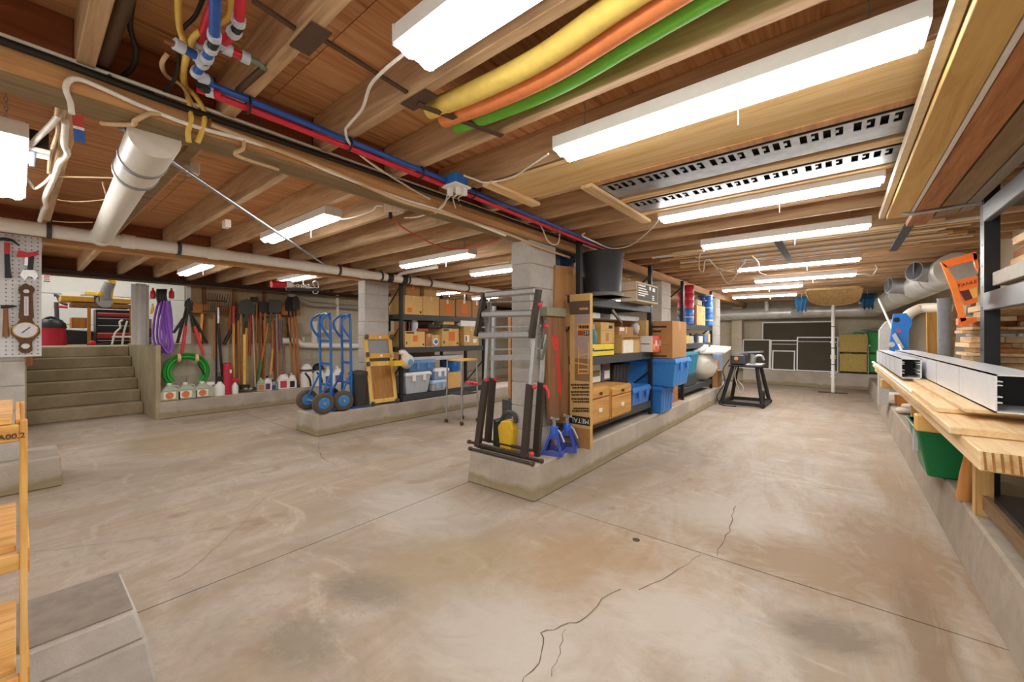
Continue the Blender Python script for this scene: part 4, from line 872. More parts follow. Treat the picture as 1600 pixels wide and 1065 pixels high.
for a, b in ((-W*.85, 0), (W*.82, 0), (-W, H*.58), (W*.8, H*.6), (-W, H*.72), (-W, H*.98), (W*.72, H*.98)):
    c = MB().lathe(cp(a, b, .05), [(.034, -.014), (.034, .014)], 14, ey).build('caster', mat('caster_grey', '55504a', .5), t)
    MB().bar(cp(a, b, .014), cp(a, b, .05), .02, .03, up).build('caster_fork', CHROME, c)
for b in (H*.70, H*.98): MB().bar(cp(-.02, b, .0145), cp(.02, b, .0145), .03, .002, nz).build('sticker', WHITE, t)
# white bag on a yellow shelf bracket beside it
t = thing('plastic_bag', 'white plastic bag with a blue print hung beside the creeper', 'bag', PX(635, 580, -4.98)); random.seed(5)
o = PX(636, 564, -4.97); q = MB(); q.ball(o, .1, 12, (.7, 1.1, 1.1))
q.v = [p+V((random.uniform(-.012, .012), random.uniform(-.012, .012), random.uniform(-.012, .012))) for p in q.v]; q.build('bag', mat('bag_white', 'd8d2cc', .4), t)
MB().tube([o+V((0, -.03, .07)), o+V((.0, -.06, .13)), o+V((-.03, -.12, .13))], [.07, .045, .03], 8, smooth=3).build('neck', mat('bag_white', 'd8d2cc', .4), t)
MB().lathe(o+V((.075, .01, -.01)), [(.045, 0), (.02, .01)], 10, (1, 0, 0)).build('print', mat('bag_blue', '4f97cc', .5), t)
MB().box(-5.04, -4.9, PX(612, 560, -4.97).y, PX(628, 560, -4.97).y, PX(620, 571, -4.97).z, PX(620, 563, -4.97).z).build('yellow_block', YEL, None, 'yellow block bracket between creeper and bag', 'bracket', bevel=.004)

# ---- workshop beyond the stairs
GX = -12.0
def G(u, v, x=GX): return PX(u, v, x)
t = thing('work_table', 'wooden saw bench with a yellow top in the raised workshop', 'workbench', G(150, 540)); t.location.z = 1.068; OFF[t.name] = V(t.location)
q = fbx(95, 205, 464, 472, GX, .7); MB().box(*q).build('top', mat('bench_yellow', 'd8a23c', .6), t, bevel=.01)
q = fbx(112, 205, 474, 480, GX, .6); MB().box(*q).build('apron', wood('bench_brown', 'a8794c', '94653a', '744a28', 1), t)
for u in (137, 203): q = fbx(u, u+5, 478, 536, GX, .08); MB().box(q[0], q[1], q[2], q[3], 1.068, q[5]).build('leg', wood('bench_leg', 'cf8f42', 'c07f36', '9c6224', 2), t)
q = fbx(112, 136, 496, 512, GX-.05, .5); MB().box(*q).build('side_box', wood('bench_leg', 'cf8f42', 'c07f36', '9c6224', 2), t)
t = thing('miter_saw', 'yellow and grey power saw standing on the saw bench', 'saw', G(165, 470))
MB().tube([G(166, 468), G(166, 455), G(172, 442)], .09, 10).build('motor', GREY, t); MB().tube([G(170, 465), G(172, 450), G(176, 438), G(169, 438)], .06, 10, smooth=3).build('handle', YEL, t)
MB().lathe(G(163, 470), [(.14, -.03), (.14, .03)], 16, (1, .3, 0)).build('blade_guard', ALU, t); MB().cyl(G(153, 471), G(153, 462), .06, n=10).build('knob', BLACK, t); MB().ball(G(158, 460), .08, 10).build('yellow_ball', YEL, t)
t = thing('tool_chest', 'red and black tool chest under the saw bench', 'tool chest', G(178, 540, -12.3)); q = fbx(150, 205, 484, 538, -12.25, .45)
MB().box(q[0], q[1], q[2], q[3], 1.07, q[5]).build('body', mat('chest_black', '26282c', .4), t)
for v0, v1, m in ((488, 494, RED), (496, 506, BLACKM), (507, 517, BLACKM), (519, 528, RED), (530, 535, BLACKM)):
    e = fbx(151.5, 204, v0, v1, -12.235, .014); d = MB().box(*e).build('drawer', m, t, bevel=.004); y = (e[2]+e[3])/2; MB().box(e[1], e[1]+.02, y-.25, y+.25, e[5]-.03, e[5]-.015).build('handle', CHROME, d)
t = thing('shop_vacuum', 'red shop vacuum with black lid beside the bench', 'vacuum', G(78, 540)); c = G(79, 541); c.z = 1.07
MB().lathe(c, [(.22, 0), (.2, .3), (.21, .34)], 18).build('tank', mat('vac_red', 'c01f3c', .45), t); MB().lathe(c+V((0, 0, .34)), [(.22, 0), (.2, .1), (.12, .17)], 18).build('lid', BLACK, t); MB().tube([c+V((0, -.15, .44)), c+V((0, 0, .55)), c+V((0, .16, .46))], .025, 8, smooth=4).build('handle', BLACK, t)
t = thing('treadmill', 'black treadmill with tall handrails behind the vacuum', 'treadmill', G(110, 540, -13.1)); e = -13.1
MB().prism([(-.7, 0), (.75, 0), (.7, .12), (.3, .3), (-.3, .34), (-.6, .22)], V((e, G(113, 540, e).y, 1.07)), (0, 1, 0), (0, 0, 1), (-.5, 0, 0)).build('base', BLACK, t, bevel=.02)
MB().cyl(G(91, 540, e), G(88, 472, e), .035, n=8).build('upright', DGREY, t); MB().tube([G(84, 461, e), G(90, 462, e), G(95, 472, e), G(106, 476, e)], .03, 8, smooth=3).build('handrail', DGREY, t); MB().tube([G(84, 479, e), G(95, 479, e), G(106, 480, e)], .025, 8).build('grip', RED, t)
t = thing('metal_chair', 'white tubular chair frame in front of the tool chest', 'chair', G(190, 540, -11.7)); e = -11.6
for a in ((175, 538), (180, 520), (188, 512), (187, 503), (192, 500)), ((191, 539), (193, 522), (196, 510), (199, 501)), ((175, 526), (205, 526)): MB().tube([G(u, v, e) for u, v in a], .018, 6, smooth=3).build('tube', WHITE, t)
t = thing('red_hose', 'red and black hose end lying before the bench leg', 'hose', G(145, 540)); MB().tube([G(138, 537, -11.8), G(144, 540, -11.8), G(160, 538, -11.8), (-11.8, G(172, 533, -11.8).y, 1.1)], .03, 8, smooth=4).build('hose', BLACK, t); MB().ball(G(144, 536, -11.75), .06, 8).build('connector', RED, t)
t = thing('warning_sign', 'small white sign with red print on the workshop wall', 'sign', (-14.01, G(73, 440, -14.01).y, G(73, 442, -14.01).z)); q = fbx(66.5, 79, 427.5, 442, -14.008, .01); MB().box(*q).build('plate', WHITE, t)
for v0, v1, m in ((430, 432, mat('sign_red', 'c03a48', .6)), (433, 434.5, mat('sign_red', 'c03a48', .6)), (435.5, 437, mat('sign_red', 'c03a48', .6)), (438.5, 440, INK)):
    w_ = 4.5 if m != INK else 5; e = fbx(73-w_, 73+w_, v0, v1, -14.006, .002); MB().box(*e).build('print_line', m, t)
MB().box(*fbx(96, 126, 457, 462, -14.0, .02)).build('paper_strip', WHITE, None, 'white paper strip on the workshop wall over the bench', 'paper')
MB().box(*fbx(133, 152, 456, 460, -14.0, .02)).build('yellow_strip', YEL, None, 'yellow strip on the workshop wall left of the saw', 'strip')
for k in range(3): MB().box(-9.5, -9.2, PX(221, 500, -9.2).y, PX(237, 500, -9.2).y, 1.069+(2-k)*.16, 1.227+(2-k)*.16).build('dark_carton', [CARDB, mat('maroon_box', '5a3530', .7), mat('grey_box', '77787c', .6)][k], None, ['brown carton topmost', 'maroon carton in the middle', 'grey carton lowest'][k]+' on the ledge behind the torn white sheet', 'box')

# ================================================================ SHELVING UNITS
def shelf_unit(x0, x1, y0, y1, levels, top, lab, z0=FT, bh=.085):
    t = thing('shelving_unit', lab, 'shelf', ((x0+x1)/2, (y0+y1)/2, z0)); pw = .045
    for x in (x0, x1-pw):
        for y in (y0, y1-pw): MB().box(x, x+pw, y, y+pw, z0, top).build('post', BLACKM, t)
    for z in levels:
        for x in (x0+.004, x1-.036): MB().box(x, x+.032, y0+pw, y1-pw, z-bh, z).build('beam', DGREY, t, bevel=.003)
        for y in (y0+.006, y1-.036): MB().box(x0+pw, x1-pw, y, y+.03, z-bh*.8, z).build('side_beam', DGREY, t)
        MB().box(x0+.036, x1-.036, y0+.03, y1-.03, z-.02, z-.004).build('shelf_deck', mat('shelf_grey', '55585a', .6), t)
    for y in (y0+.02, y1-.03):
        for k in range(3): a = z0+.1+k*.6; MB().bar((x0+.02, y, a), (x1-.02, y, a+.45), .006, .022).build('brace', BLACKM, t)
    return t
XA = -1.83
shelf_unit(-2.42, XA, 3.24, 5.08, (.44, 1.055, 1.63), 2.14, 'black steel shelving unit with cartons right of the block column')
shelf_unit(-2.42, -1.85, 6.46, 8.30, (.44, 1.13, 1.44), 2.1, 'black steel shelving unit with stacked cans further down the aisle')
XC = -5.06
shelf_unit(-5.58, XC, 3.6, 5.45, (.36, 1.08, 1.58), 2.05, 'grey black shelving unit with cartons behind the open floor')

def carton(b, lab, m=CARD, tape=True, name='cardboard_box', cat='box', prints=(), flaps=False):
    """prints: (face, a0, a1, b0, b1, material) on the +x or -y face in 0..1"""
    t = thing(name, lab, cat, base(b)); x0, x1, y0, y1, z0, z1 = b
    MB().box(*b).build('body', m, t, bevel=.004)
    if tape:
        MB().box(x0, x1, (y0+y1)/2-.025, (y0+y1)/2+.025, z1, z1+.0012).build('tape', TAPE, t)
        MB().box(x1, x1+.0012, (y0+y1)/2-.02, (y0+y1)/2+.02, z1-(z1-z0)*.25, z1+.001).build('tape', TAPE, t)
    for fc, a0, a1, b0, b1, pm in prints:
        if fc == 'x': MB().box(x1, x1+.0015, y0+(y1-y0)*a0, y0+(y1-y0)*a1, z0+(z1-z0)*b0, z0+(z1-z0)*b1).build('print', pm, t)
        else: MB().box(x0+(x1-x0)*a0, x0+(x1-x0)*a1, y0-.0015, y0, z0+(z1-z0)*b0, z0+(z1-z0)*b1).build('print', pm, t)
    if flaps:
        h = (z1-z0)*.3
        MB().bar((x1, y0+.01, z1), (x1+h*.5, y0+.01+.0, z1+h*.1), .002, .002)
        MB().add([(x1, y0, z1), (x1, y1, z1), (x1+h, y1, z1+h*.25), (x1+h, y0, z1+h*.25), (x1, y0, z1-.004), (x1, y1, z1-.004), (x1+h, y1, z1+h*.25-.004), (x1+h, y0, z1+h*.25-.004)], [(0, 1, 2, 3), (7, 6, 5, 4), (0, 4, 5, 1), (1, 5, 6, 2), (2, 6, 7, 3), (3, 7, 4, 0)]).build('flap', m, t)
        MB().add([(x0, y0, z1), (x1, y0, z1), (x1, y0-h*.4, z1+h*.6), (x0, y0-h*.4, z1+h*.6), (x0, y0+.004, z1), (x1, y0+.004, z1), (x1, y0-h*.4+.004, z1+h*.6), (x0, y0-h*.4+.004, z1+h*.6)], [(0, 1, 2, 3), (7, 6, 5, 4), (0, 4, 5, 1), (1, 5, 6, 2), (2, 6, 7, 3), (3, 7, 4, 0)]).build('flap', m, t)
    return t
def tote(b, lab, m, lm=None, taper=.04, lid=True, name='storage_tote', latch=True):
    t = thing(name, lab, 'tote', base(b)); x0, x1, y0, y1, z0, z1 = b; h = z1-z0; zl = z1-.045
    MB().frustum((x0+taper, x1-taper, y0+taper, y1-taper, z0), (x0+.008, x1-.008, y0+.008, y1-.008, zl)).build('body', m, t, bevel=.01)
    q = MB()
    for k in range(1, 5):
        y = y0+(y1-y0)*k/5; q.frustum((x1-taper-.01, x1-taper+.006, y-.012, y+.012, z0+.03), (x1-.02, x1-.004, y-.014, y+.014, zl-.01))
    q.build('ribs', m, t)
    MB().box(x0, x1, y0, y1, zl-.02, zl).build('rim', m, t, bevel=.006)
    if lid: MB().frustum((x0-.004, x1+.004, y0-.004, y1+.004, zl), (x0+.015, x1-.015, y0+.015, y1-.015, z1)).build('lid', lm or m, t, bevel=.004)
    if latch:
        for k in (.3, .7): y = y0+(y1-y0)*k; MB().box(x1-.004, x1+.01, y-.03, y+.03, zl-.09, zl+.01).build('latch', lm or m, t, bevel=.003)
    return t

# ---- unit C on the second footing
CX = XC+.0
S1, S2, S0 = 1.082, 1.582, .362
def cb(u0, u1, vt, zb, X=CX, d=.42):
    a, b = PX(u0, vt, X), PX(u1, vt, X); return (X-d, X, a.y, b.y, zb, PX((u0+u1)/2, vt, X).z)
carton(cb(633, 660.3, 462, S2), 'yellow carton with orange print at the left end of the upper shelf', prints=(('x', .12, .38, .1, .35, INKO), ('x', .83, .93, .08, .2, INK)))
carton(cb(661, 686, 463, S2), 'plain yellow carton second from the left on the upper shelf')
carton(cb(687, 711, 468, S2, CX-.03), 'brown carton with red mark, third on the upper shelf', CARDB, prints=(('x', .4, .75, .2, .75, INKO),))
carton(cb(713, 737, 469, S2, CX-.03), 'brown carton with red mark, fourth on the upper shelf', CARDB, prints=(('x', .35, .7, .25, .8, INKO),))
carton(cb(738, 752, 470, S2, CX-.05), 'brown carton at the right end of the upper shelf', CARDB)
zc = PX(645, 462, CX).z
carton(cb(635, 656, 447, zc+.002, CX-.06, .3), 'small brown carton stacked on the leftmost upper carton', CARDB, prints=(('x', .4, .6, .2, .6, INKO),))
carton(cb(663, 683, 449, PX(673, 463, CX).z+.002, CX-.06, .3), 'small pale carton stacked on the second upper carton')
carton(cb(633, 664, 517.5, S1), 'yellow carton with dark label and orange figure on the middle shelf', prints=(('x', .05, .45, .86, .96, INK), ('x', .38, .62, .35, .75, INKO), ('x', .05, .1, .18, .36, INK), ('x', .88, .95, .1, .22, INK)))
carton(cb(691, 717, 513, S1), 'yellow carton with green label and orange figure on the middle shelf', prints=(('x', .06, .38, .85, .96, mat('dark_green_print', '3f5a3c', .8)), ('x', .38, .75, .3, .82, INKO), ('x', .08, .14, .15, .3, INK), ('x', .86, .95, .1, .2, INK)))
carton(cb(718, 726, 515, S1, CX-.08), 'narrow brown carton beside the green labelled one', CARDB)
carton(cb(725, 748, 510, S1), 'yellow carton with a white sticker at the right of the middle shelf', prints=(('x', .05, .35, .2, .55, WHITE), ('x', .1, .18, .25, .5, INK), ('x', .6, .85, .15, .35, WHITE)))
carton(cb(720, 748, 501, PX(736, 510, CX).z+.002, CX-.0, .35), 'flat white carton on top of the right middle carton', WHITE, tape=False)
carton(cb(665, 676, 521, S1, CX-.06), 'brown carton gap filler behind the blue tape roll', CARDB)
carton(cb(675, 690, 523, S1, CX-.05), 'yellow carton with a blue round label on the middle shelf', prints=())
t = thing('tape_roll', 'blue and white tape roll standing on the middle shelf', 'tape roll', PX(680, 538, CX-.02)); c = PX(680, 533.5, CX-.01)
MB().lathe(c, [(.055, -.02), (.055, .02)], 20, (1, 0, 0)).build('rim', WHITE, t); MB().lathe(c+V((.021, 0, 0)), [(.034, 0), (.034, .004)], 16, (1, 0, 0)).build('core', BLUE, t)
MB().box(*cb(664, 688, 541, S1, CX+.0, .2)).build('paper_stack', WHITE, None, 'flat white papers at the front of the middle shelf', 'papers')
zk = PX(704, 513, CX).z
t = thing('black_case', 'flat black case lying across the middle cartons', 'case', PX(690, 512, CX-.02)); q = cb(670, 717, 507, zk+.003, CX-.0, .3); MB().box(*q).build('shell', BLACK, t, bevel=.01); MB().box(q[1], q[1]+.012, (q[2]+q[3])/2-.06, (q[2]+q[3])/2+.06, q[4]+.01, q[5]-.005).build('handle', DGREY, t)
carton(cb(693, 710, 501, q[5]+.003, CX-.02, .25), 'small yellow carton on the flat black case')
t = thing('glass_jar', 'clear glass jar on the left middle carton', 'jar', PX(648, 517, CX)); c = V((CX-.12, PX(648, 510, CX-.12).y, PX(648, 517.5, CX).z)); MB().lathe(c, [(.05, 0), (.052, .13), (.04, .16)], 14).build('glass', CLEARG, t); MB().lathe(c+V((0, 0, .16)), [(.045, 0), (.045, .03)], 14).build('lid', WHITE, t)
MB().box(*cb(653, 669, 513, PX(648, 517.5, CX).z+.002, CX-.04, .25)).build('red_brown_box', mat('rust_box', 'a3552f', .7), None, 'flat rust coloured box behind the glass jar', 'box', bevel=.004)
tote(cb(634, 675, 581, S0, CX+.02, .4), 'clear grey tote with white lid on the lowest shelf', CLEARG, WHITE, .05)
tote(cb(640, 682, 562, PX(654, 581, CX+.02).z+.004, CX+.02, .4), 'blue tote stacked on the clear grey tote', mat('tote_slate', '5f8cc0', .4), mat('tote_slate', '5f8cc0', .4), .04)
tote(cb(676, 700, 593, S0, CX+.03, .35), 'small clear tote with blue lid on the lowest shelf', CLEARG, CLEARB, .03)
tote(cb(680, 703, 575, PX(688, 593, CX+.03).z+.004, CX+.03, .35), 'small clear tote stacked on the blue lidded one', CLEARB, WHITE, .03)
carton(cb(700, 720, 581, S0, CX-.04), 'yellow carton right of the small clear totes', prints=())
tote(cb(708, 720, 560, PX(710, 581, CX-.04).z+.004, CX-.05, .3), 'small blue tote on the lower yellow carton', BLUE, None, .02)
MB().box(*cb(645, 723, 556, PX(690, 562, CX).z, CX-.05, .3)).build('plastic_sheet', LGREY, None, 'grey plastic sheet lying under the middle shelf', 'sheet')
# cartons seen left of the unit, behind the column
carton((-6.1, -5.65, 4.2, 4.7, 1.2, 1.75), 'brown carton deep behind the second column', CARDB)
carton((-6.1, -5.65, 4.2, 4.75, .598, 1.15), 'lower brown carton deep behind the second column', CARDB)
t = thing('steel_rack', 'dark steel rack holding cartons deep behind the column', 'rack', (-5.9, 4.5, 0))
for x in (-6.15, -5.63):
    for y in (4.1, 4.85): MB().box(x, x+.04, y, y+.04, 0, 2.0).build('post', BLACKM, t)
for z in (.56, 1.16): MB().box(-6.15, -5.6, 4.1, 4.89, z, z+.036).build('shelf', BLACKM, t)

# ---- rolling stool in front of unit C
sx, sy = -4.25, PX(722, 600, -4.25).y; t = thing('rolling_stool', 'wooden topped stool on thin metal legs with casters', 'stool', (sx, sy, 0)); zt = PX(722, 561, -4.2).z
q = MB(); n = 18; poly = []
for k in range(n): a = 2*math.pi*k/n; poly.append((.19*math.copysign(abs(math.cos(a))**.6, math.cos(a)), .19*math.copysign(abs(math.sin(a))**.6, math.sin(a))))
q.prism(poly, (sx, sy, zt-.02), (1, 0, 0), (0, 1, 0), (0, 0, .022)); q.build('seat', wood('stool_top', 'e2bd78', 'd4aa60', 'b68a44', 1), t)
for a in (-1, 1):
    for b in (-1, 1):
        MB().cyl((sx+a*.15, sy+b*.15, zt-.02), (sx+a*.16, sy+b*.16, .05), .011, n=8).build('leg', ALU, t); MB().lathe((sx+a*.16, sy+b*.16, .03), [(.03, -.012), (.03, .012)], 12, (0, 1, 0)).build('caster', BROWNM, t)
MB().box(sx-.16, sx+.16, sy-.16, sy+.16, .42, .432).build('lower_shelf', DGREY, t)
MB().tube([PX(728, 597, -4.1), PX(738, 598, -4.1), PX(746, 600, -4.1)], .022, 8).build('red_grip', PINKR, None, 'red grip lying on the stool shelf', 'grip')

# ================================================================ AROUND THE CENTRE COLUMN
# ---- folded telescoping ladder
t = thing('folding_ladder', 'folded telescoping ladder with grey rungs and red locks on the footing', 'ladder', (-2.15, 2.53, FT))
LR = mat('rung_grey', '9a9896', .4, .5); LB = mat('ladder_black', '3d332c', .5, .2)
def LY(u, v, y): return PY(u, v, y)
# outer black tubes, two pairs (front y 2.53, back y 2.60)
for ub, vb, ut, vt, y in ((746, 698, 759, 594, 2.50), (762, 690, 770, 590, 2.60), (819, 715, 828, 600, 2.50), (838, 712, 846, 597, 2.60)):
    a, b = LY(ub, vb, y), LY(ut, vt, y); a.z = max(a.z, FT+.02); MB().bar(a, b, .06, .036, (0, 1, 0)).build('outer_tube', LB, t, bevel=.004)
for ub, vb, ut, vt, y, m in ((759, 596, 765, 472, 2.50, ALU), (770, 592, 772, 478, 2.60, ALU), (829, 602, 840, 480, 2.50, ALU), (846, 600, 850, 522, 2.60, CHROME)):
    MB().bar(LY(ub, vb, y), LY(ut, vt, y), .03, .022, (0, 1, 0)).build('inner_tube', m, t)
for a, b in (((757, 457), (745, 525)), ((842, 452), (830, 528))): MB().bar(LY(*a, 2.44), LY(*b, 2.44), .03, .05, (0, 1, 0)).build('top_rail', LB, t)
for v, u0, u1, h in ((459, 757, 838, .052), (490, 752, 832, .052), (523, 747, 828, .056)):
    e = (u0-757)*.0
    a, b = LY(u0+2, v+2 if v < 470 else v+1, 2.43), LY(u1, v-5 if v < 470 else v-1, 2.43); MB().bar(a, b, .05, h, (0, 0, 1)).build('rung', LR, t, bevel=.012)
for v, u0, u1 in ((472, 757, 842), (511, 750, 845), (546, 764, 845), (559, 762, 833)):
    MB().bar(LY(u0, v, 2.52), LY(u1, v-2, 2.52), .02, .012 if v != 559 else .045).build('thin_rung', LR, t)
for a, b, y in (((735, 704), (832, 724), 2.47), ((733, 690), (823, 710), 2.50), ((753, 700), (846, 719), 2.57), ((752, 685), (840, 705), 2.63)):
    p, q = LY(*a, y), LY(*b, y); z = min(p.z, q.z); p.z = q.z = max(FT+.014, (p.z+q.z)/2) if a[1] > 699 else FT+.06
    MB().cyl(p, q, .013, n=10).build('foot_bar', LB, t)
    for e in (p, q): d = (q-p).normalized()*.012; o_ = MB().cyl(e-d, e+d, .018, n=10).build('foot_cap', BROWNM, t)
for u, v, y in ((760, 593, 2.47), (733, 598, 2.48), (774, 592, 2.58), (835, 604, 2.46), (852, 604, 2.57), (831, 709, 2.44), (844, 476, 2.40), (853, 509, 2.5)):
    MB().ball(LY(u, v, y), .018, 8, (1.6 if u < 750 else 1.1, 1, 1)).build('lock_knob', PINKR, t)
MB().tube([LY(852, 604, 2.56), LY(857, 612, 2.56), LY(857, 622, 2.56)], .008, 6).build('red_strap', PINKR, t)
for (a, b) in (((846, 470), (840, 505)), ((852, 500), (845, 545)), ((855, 530), (846, 562))): MB().bar(LY(*a, 2.52), LY(*b, 2.52), .012, .03, (0, 1, 0)).build('hinge', mat('hinge_metal', '787672', .4, .6), t)
# yellow and black machine behind the ladder
t = thing('yellow_machine', 'yellow and black machine with handle standing behind the ladder', 'machine', LY(790, 692, 2.8)); y = 2.62
o = LY(790, 690, y); o.z = FT
MB().prism([(-.07, 0), (.06, 0), (.07, .2), (.05, .27), (-.05, .26), (-.1, .2)], o, (1, 0, 0), (0, 0, 1), (0, .12, 0)).build('body', YEL, t, bevel=.012)
MB().tube([o+V((-.09, .05, .24)), o+V((-.06, .05, .3)), o+V((0, .05, .33)), o+V((.06, .05, .31)), o+V((.07, .05, .25))], .018, 8, smooth=4).build('handle', DGREY, t)
MB().prism([(-.14, 0), (-.08, 0), (-.1, .24), (-.14, .26)], o, (1, 0, 0), (0, 0, 1), (0, .1, 0)).build('side_pack', mat('olive_black', '2e332c', .6), t)
# brown painted board, grey cap, cardboard sheet, printed tall box
t = thing('painted_board', 'reddish brown board with red paint leaning by the column', 'board', PX(872, 650, -1.93)); bx0 = -1.90
A = [PX(853, 489, bx0), PX(882, 495, bx0), PX(896, 647, bx0), PX(859, 655, bx0)]; th = V((-.03, 0, 0))
MB().add(A+[p+th for p in A], [(0, 3, 2, 1), (4, 5, 6, 7), (0, 1, 5, 4), (1, 2, 6, 5), (2, 3, 7, 6), (3, 0, 4, 7)]).build('board', wood('paint_board_wood', '9c7048', '8a6040', '6e4a2e', 2), t)
rp_ = mat('red_paint', 'cf3a34', .6)
for pts in (((862, 530), (864, 523), (869, 522), (872, 528), (873, 545), (870, 551), (865, 545)), ((868, 552), (872, 550), (877, 600), (876, 625), (872, 610))):
    q = [PX(u, v, bx0+.001) for u, v in pts]; n_ = len(q); MB().add(q, [tuple(range(n_))]).build('paint_mark', rp_, t)
t2 = MB(); A = cbx(851, 862, 881, 480, 495, -1.885); MB().box(-1.95, -1.875, PX(851, 490, -1.9).y, PX(881, 490, -1.9).y, PX(866, 494, -1.885).z, PX(866, 480, -1.885).z).build('cap_block', mat('sage_block', '8d8a70', .7), t, bevel=.004)
A = [PX(868, 414, -1.97), PX(897, 417, -1.97), PX(895, 516, -1.97), PX(866, 512, -1.97)]; th = V((-.02, 0, 0))
t = thing('cardboard_sheet', 'folded brown cardboard sheet standing against the column', 'cardboard', PX(880, 515, -1.97)); MB().add(A+[p+th for p in A], [(0, 3, 2, 1), (4, 5, 6, 7), (0, 1, 5, 4), (1, 2, 6, 5), (2, 3, 7, 6), (3, 0, 4, 7)]).build('sheet', CARDB, t)
MB().box(-1.968, -1.962, PX(895.5, 460, -1.97).y-.004, PX(897, 460, -1.97).y, PX(896, 514, -1.97).z, PX(896, 420, -1.97).z).build('edge', CARD, t)
xb = 3.15; bbx = fby(890, 922, 459, 700, xb, .05); bbx = (bbx[0], bbx[1], xb, xb+.05, FT+.001, bbx[5])
t = thing('tall_box', 'tall printed cardboard box with a chair picture, standing upside down', 'box', base(bbx)); MB().box(*bbx).build('body', CARD, t, bevel=.003)
def pr(u0, u1, v0, v1, m, k=0, nm='print'):
    e = fby(u0, u1, v0, v1, xb-.001-.0008*k, .001); return MB().box(*e).build(nm, m, t)
pr(898, 921.6, 491, 595, mat('print_mauve', 'a8968f', .7)); pr(890.5, 921.6, 470, 491, mat('print_dark', '5d4c3f', .7)); pr(898, 921.6, 560, 595, mat('print_brown', '8a6a48', .7), 1); pr(905, 919, 480, 484, mat('print_line', 'c98a58', .7), 1)
pr(902, 921, 505, 525, mat('print_orange', 'e0a050', .7), 1); pr(903, 912, 516, 524, mat('print_rust', '9a4a24', .7), 2); pr(912.5, 920.5, 516, 524, BLACK, 2)
lettering(t, '23', PY(916.5, 520, xb-.0042), (1, 0, 0), (0, 0, 1), .04, WHITE)
ch = mat('print_chair', 'd8a860', .7)
for a, b in (((904, 541), (904, 584)), ((919, 535), (919, 584)), ((904, 556), (919, 552)), ((904, 577), (919, 577)), ((904, 583), (919, 583)), ((891, 565), (919, 570))):
    p, q = PY(*a, xb-.004), PY(*b, xb-.004); MB().bar(p, q, .004, .012, (0, 1, 0) if a[0] == b[0] else (0, 0, 1)).build('chair_print', ch, t)
def scribble(par, u0, u1, v0, v1, X, m, seed):
    random.seed(seed); u = u0
    while u < u1-.5:
        w_ = min(random.uniform(1.2, 3.2), u1-u); e = fby(u, u+w_, v0+random.uniform(0, .6), v1-random.uniform(0, .6), X, .001); MB().box(*e).build('print_mark', m, par); u += w_+.45
for k, (v, u0, h) in enumerate(((601, 892, 3.6), (605.5, 894, 3.2), (612, 892, 3.6), (616.5, 893, 3.2), (623, 893, 3.6), (627.5, 895, 3.4), (638, 896, 3.2), (642, 894, 3.4))):
    scribble(t, u0, 920.5, v-h/2, v+h/2, xb-.003, INK, k)
scribble(t, 904, 920, 508, 513, xb-.004, INK, 31)
pr(889.5, 921.8, 650, 663, BLACK, 1); lettering(t, 'METAL', PY(906, 656.5, xb-.003), (-1, 0, 0), (0, 0, -1), .06, WHITE)
pr(889.5, 921.8, 668, 699, mat('print_tan', 'a87a45', .7), 1)
# jack stands
def jack_stand(x, y, lab, rz):
    t = thing('jack_stand', lab, 'jack stand', (x, y, FT)); jm = mat('stand_blue', '4456b0', .35); R = Matrix.Rotation(rz, 3, 'Z')
    def w(p): return R @ V(p) + V((x, y, FT))
    for k in range(4):
        a = k*math.pi/2; c, s = math.cos(a), math.sin(a)
        def rr(px, py, z): return w((px*c-py*s, px*s+py*c, z))
        A = [rr(.085, -.085, 0), rr(.085, .085, 0), rr(.025, .025, .17), rr(.025, -.025, .17)]
        # open frame side: two legs, foot rail and neck
        q = MB(); q.bar(A[0], A[3], .028, .006, (c, s, .3)); q.bar(A[1], A[2], .028, .006, (c, s, .3)); q.bar(rr(.082, -.08, .018), rr(.082, .08, .018), .006, .036); q.bar(rr(.03, -.03, .15), rr(.03, .03, .15), .006, .05); q.build('leg_frame', jm, t)
    MB().box(*[0, 0, 0, 0, 0, 0]) if False else MB().lathe(w((0, 0, .16)), [(.036, 0), (.036, .06), (.03, .07)], 12).build('collar', mat('stand_bright', '2a62c8', .3), t)
    MB().lathe(w((0, 0, .2)), [(.016, 0), (.016, .09)], 8).build('ratchet_post', GREY, t); MB().prism([(-.035, .02), (-.035, 0), (.035, 0), (.035, .02), (.02, .01), (-.02, .01)], w((0, -.015, .285)), (1, 0, 0), (0, 0, 1), (0, .03, 0)).build('saddle', GREY, t)
    MB().tube([w((.03, 0, .2)), w((.06, -.03, .19)), w((.1, -.06, .12))], .007, 6).build('lever', LGREY, t)
for u, v, lab, rz in ((866, 708, 'blue jack stand nearest the footing corner', .3), (886, 702, 'blue jack stand beside the tall printed box', .4)):
    p = PZ(u, v, FT); jack_stand(p.x, p.y, lab, rz)
# second board behind ladder seen through the rungs
MB().box(-2.9, -2.86, 3.5, 4.0, .55, 1.5).build('brown_board', CARDB, None, 'brown panel standing behind the folded ladder', 'panel')
tpl = MB().box(-2.95, -2.8, 3.45, 4.1, .0, .54).build('grey_crate', DGREY, None, 'grey crate under the brown panel behind the ladder', 'crate', bevel=.005)

# ================================================================ CONTENTS OF UNIT A
def ca(u0, u1, vt, zb, X=XA, d=.4): return cb(u0, u1, vt, zb, X, d)
A2, A1, A0 = 1.632, 1.057, .442
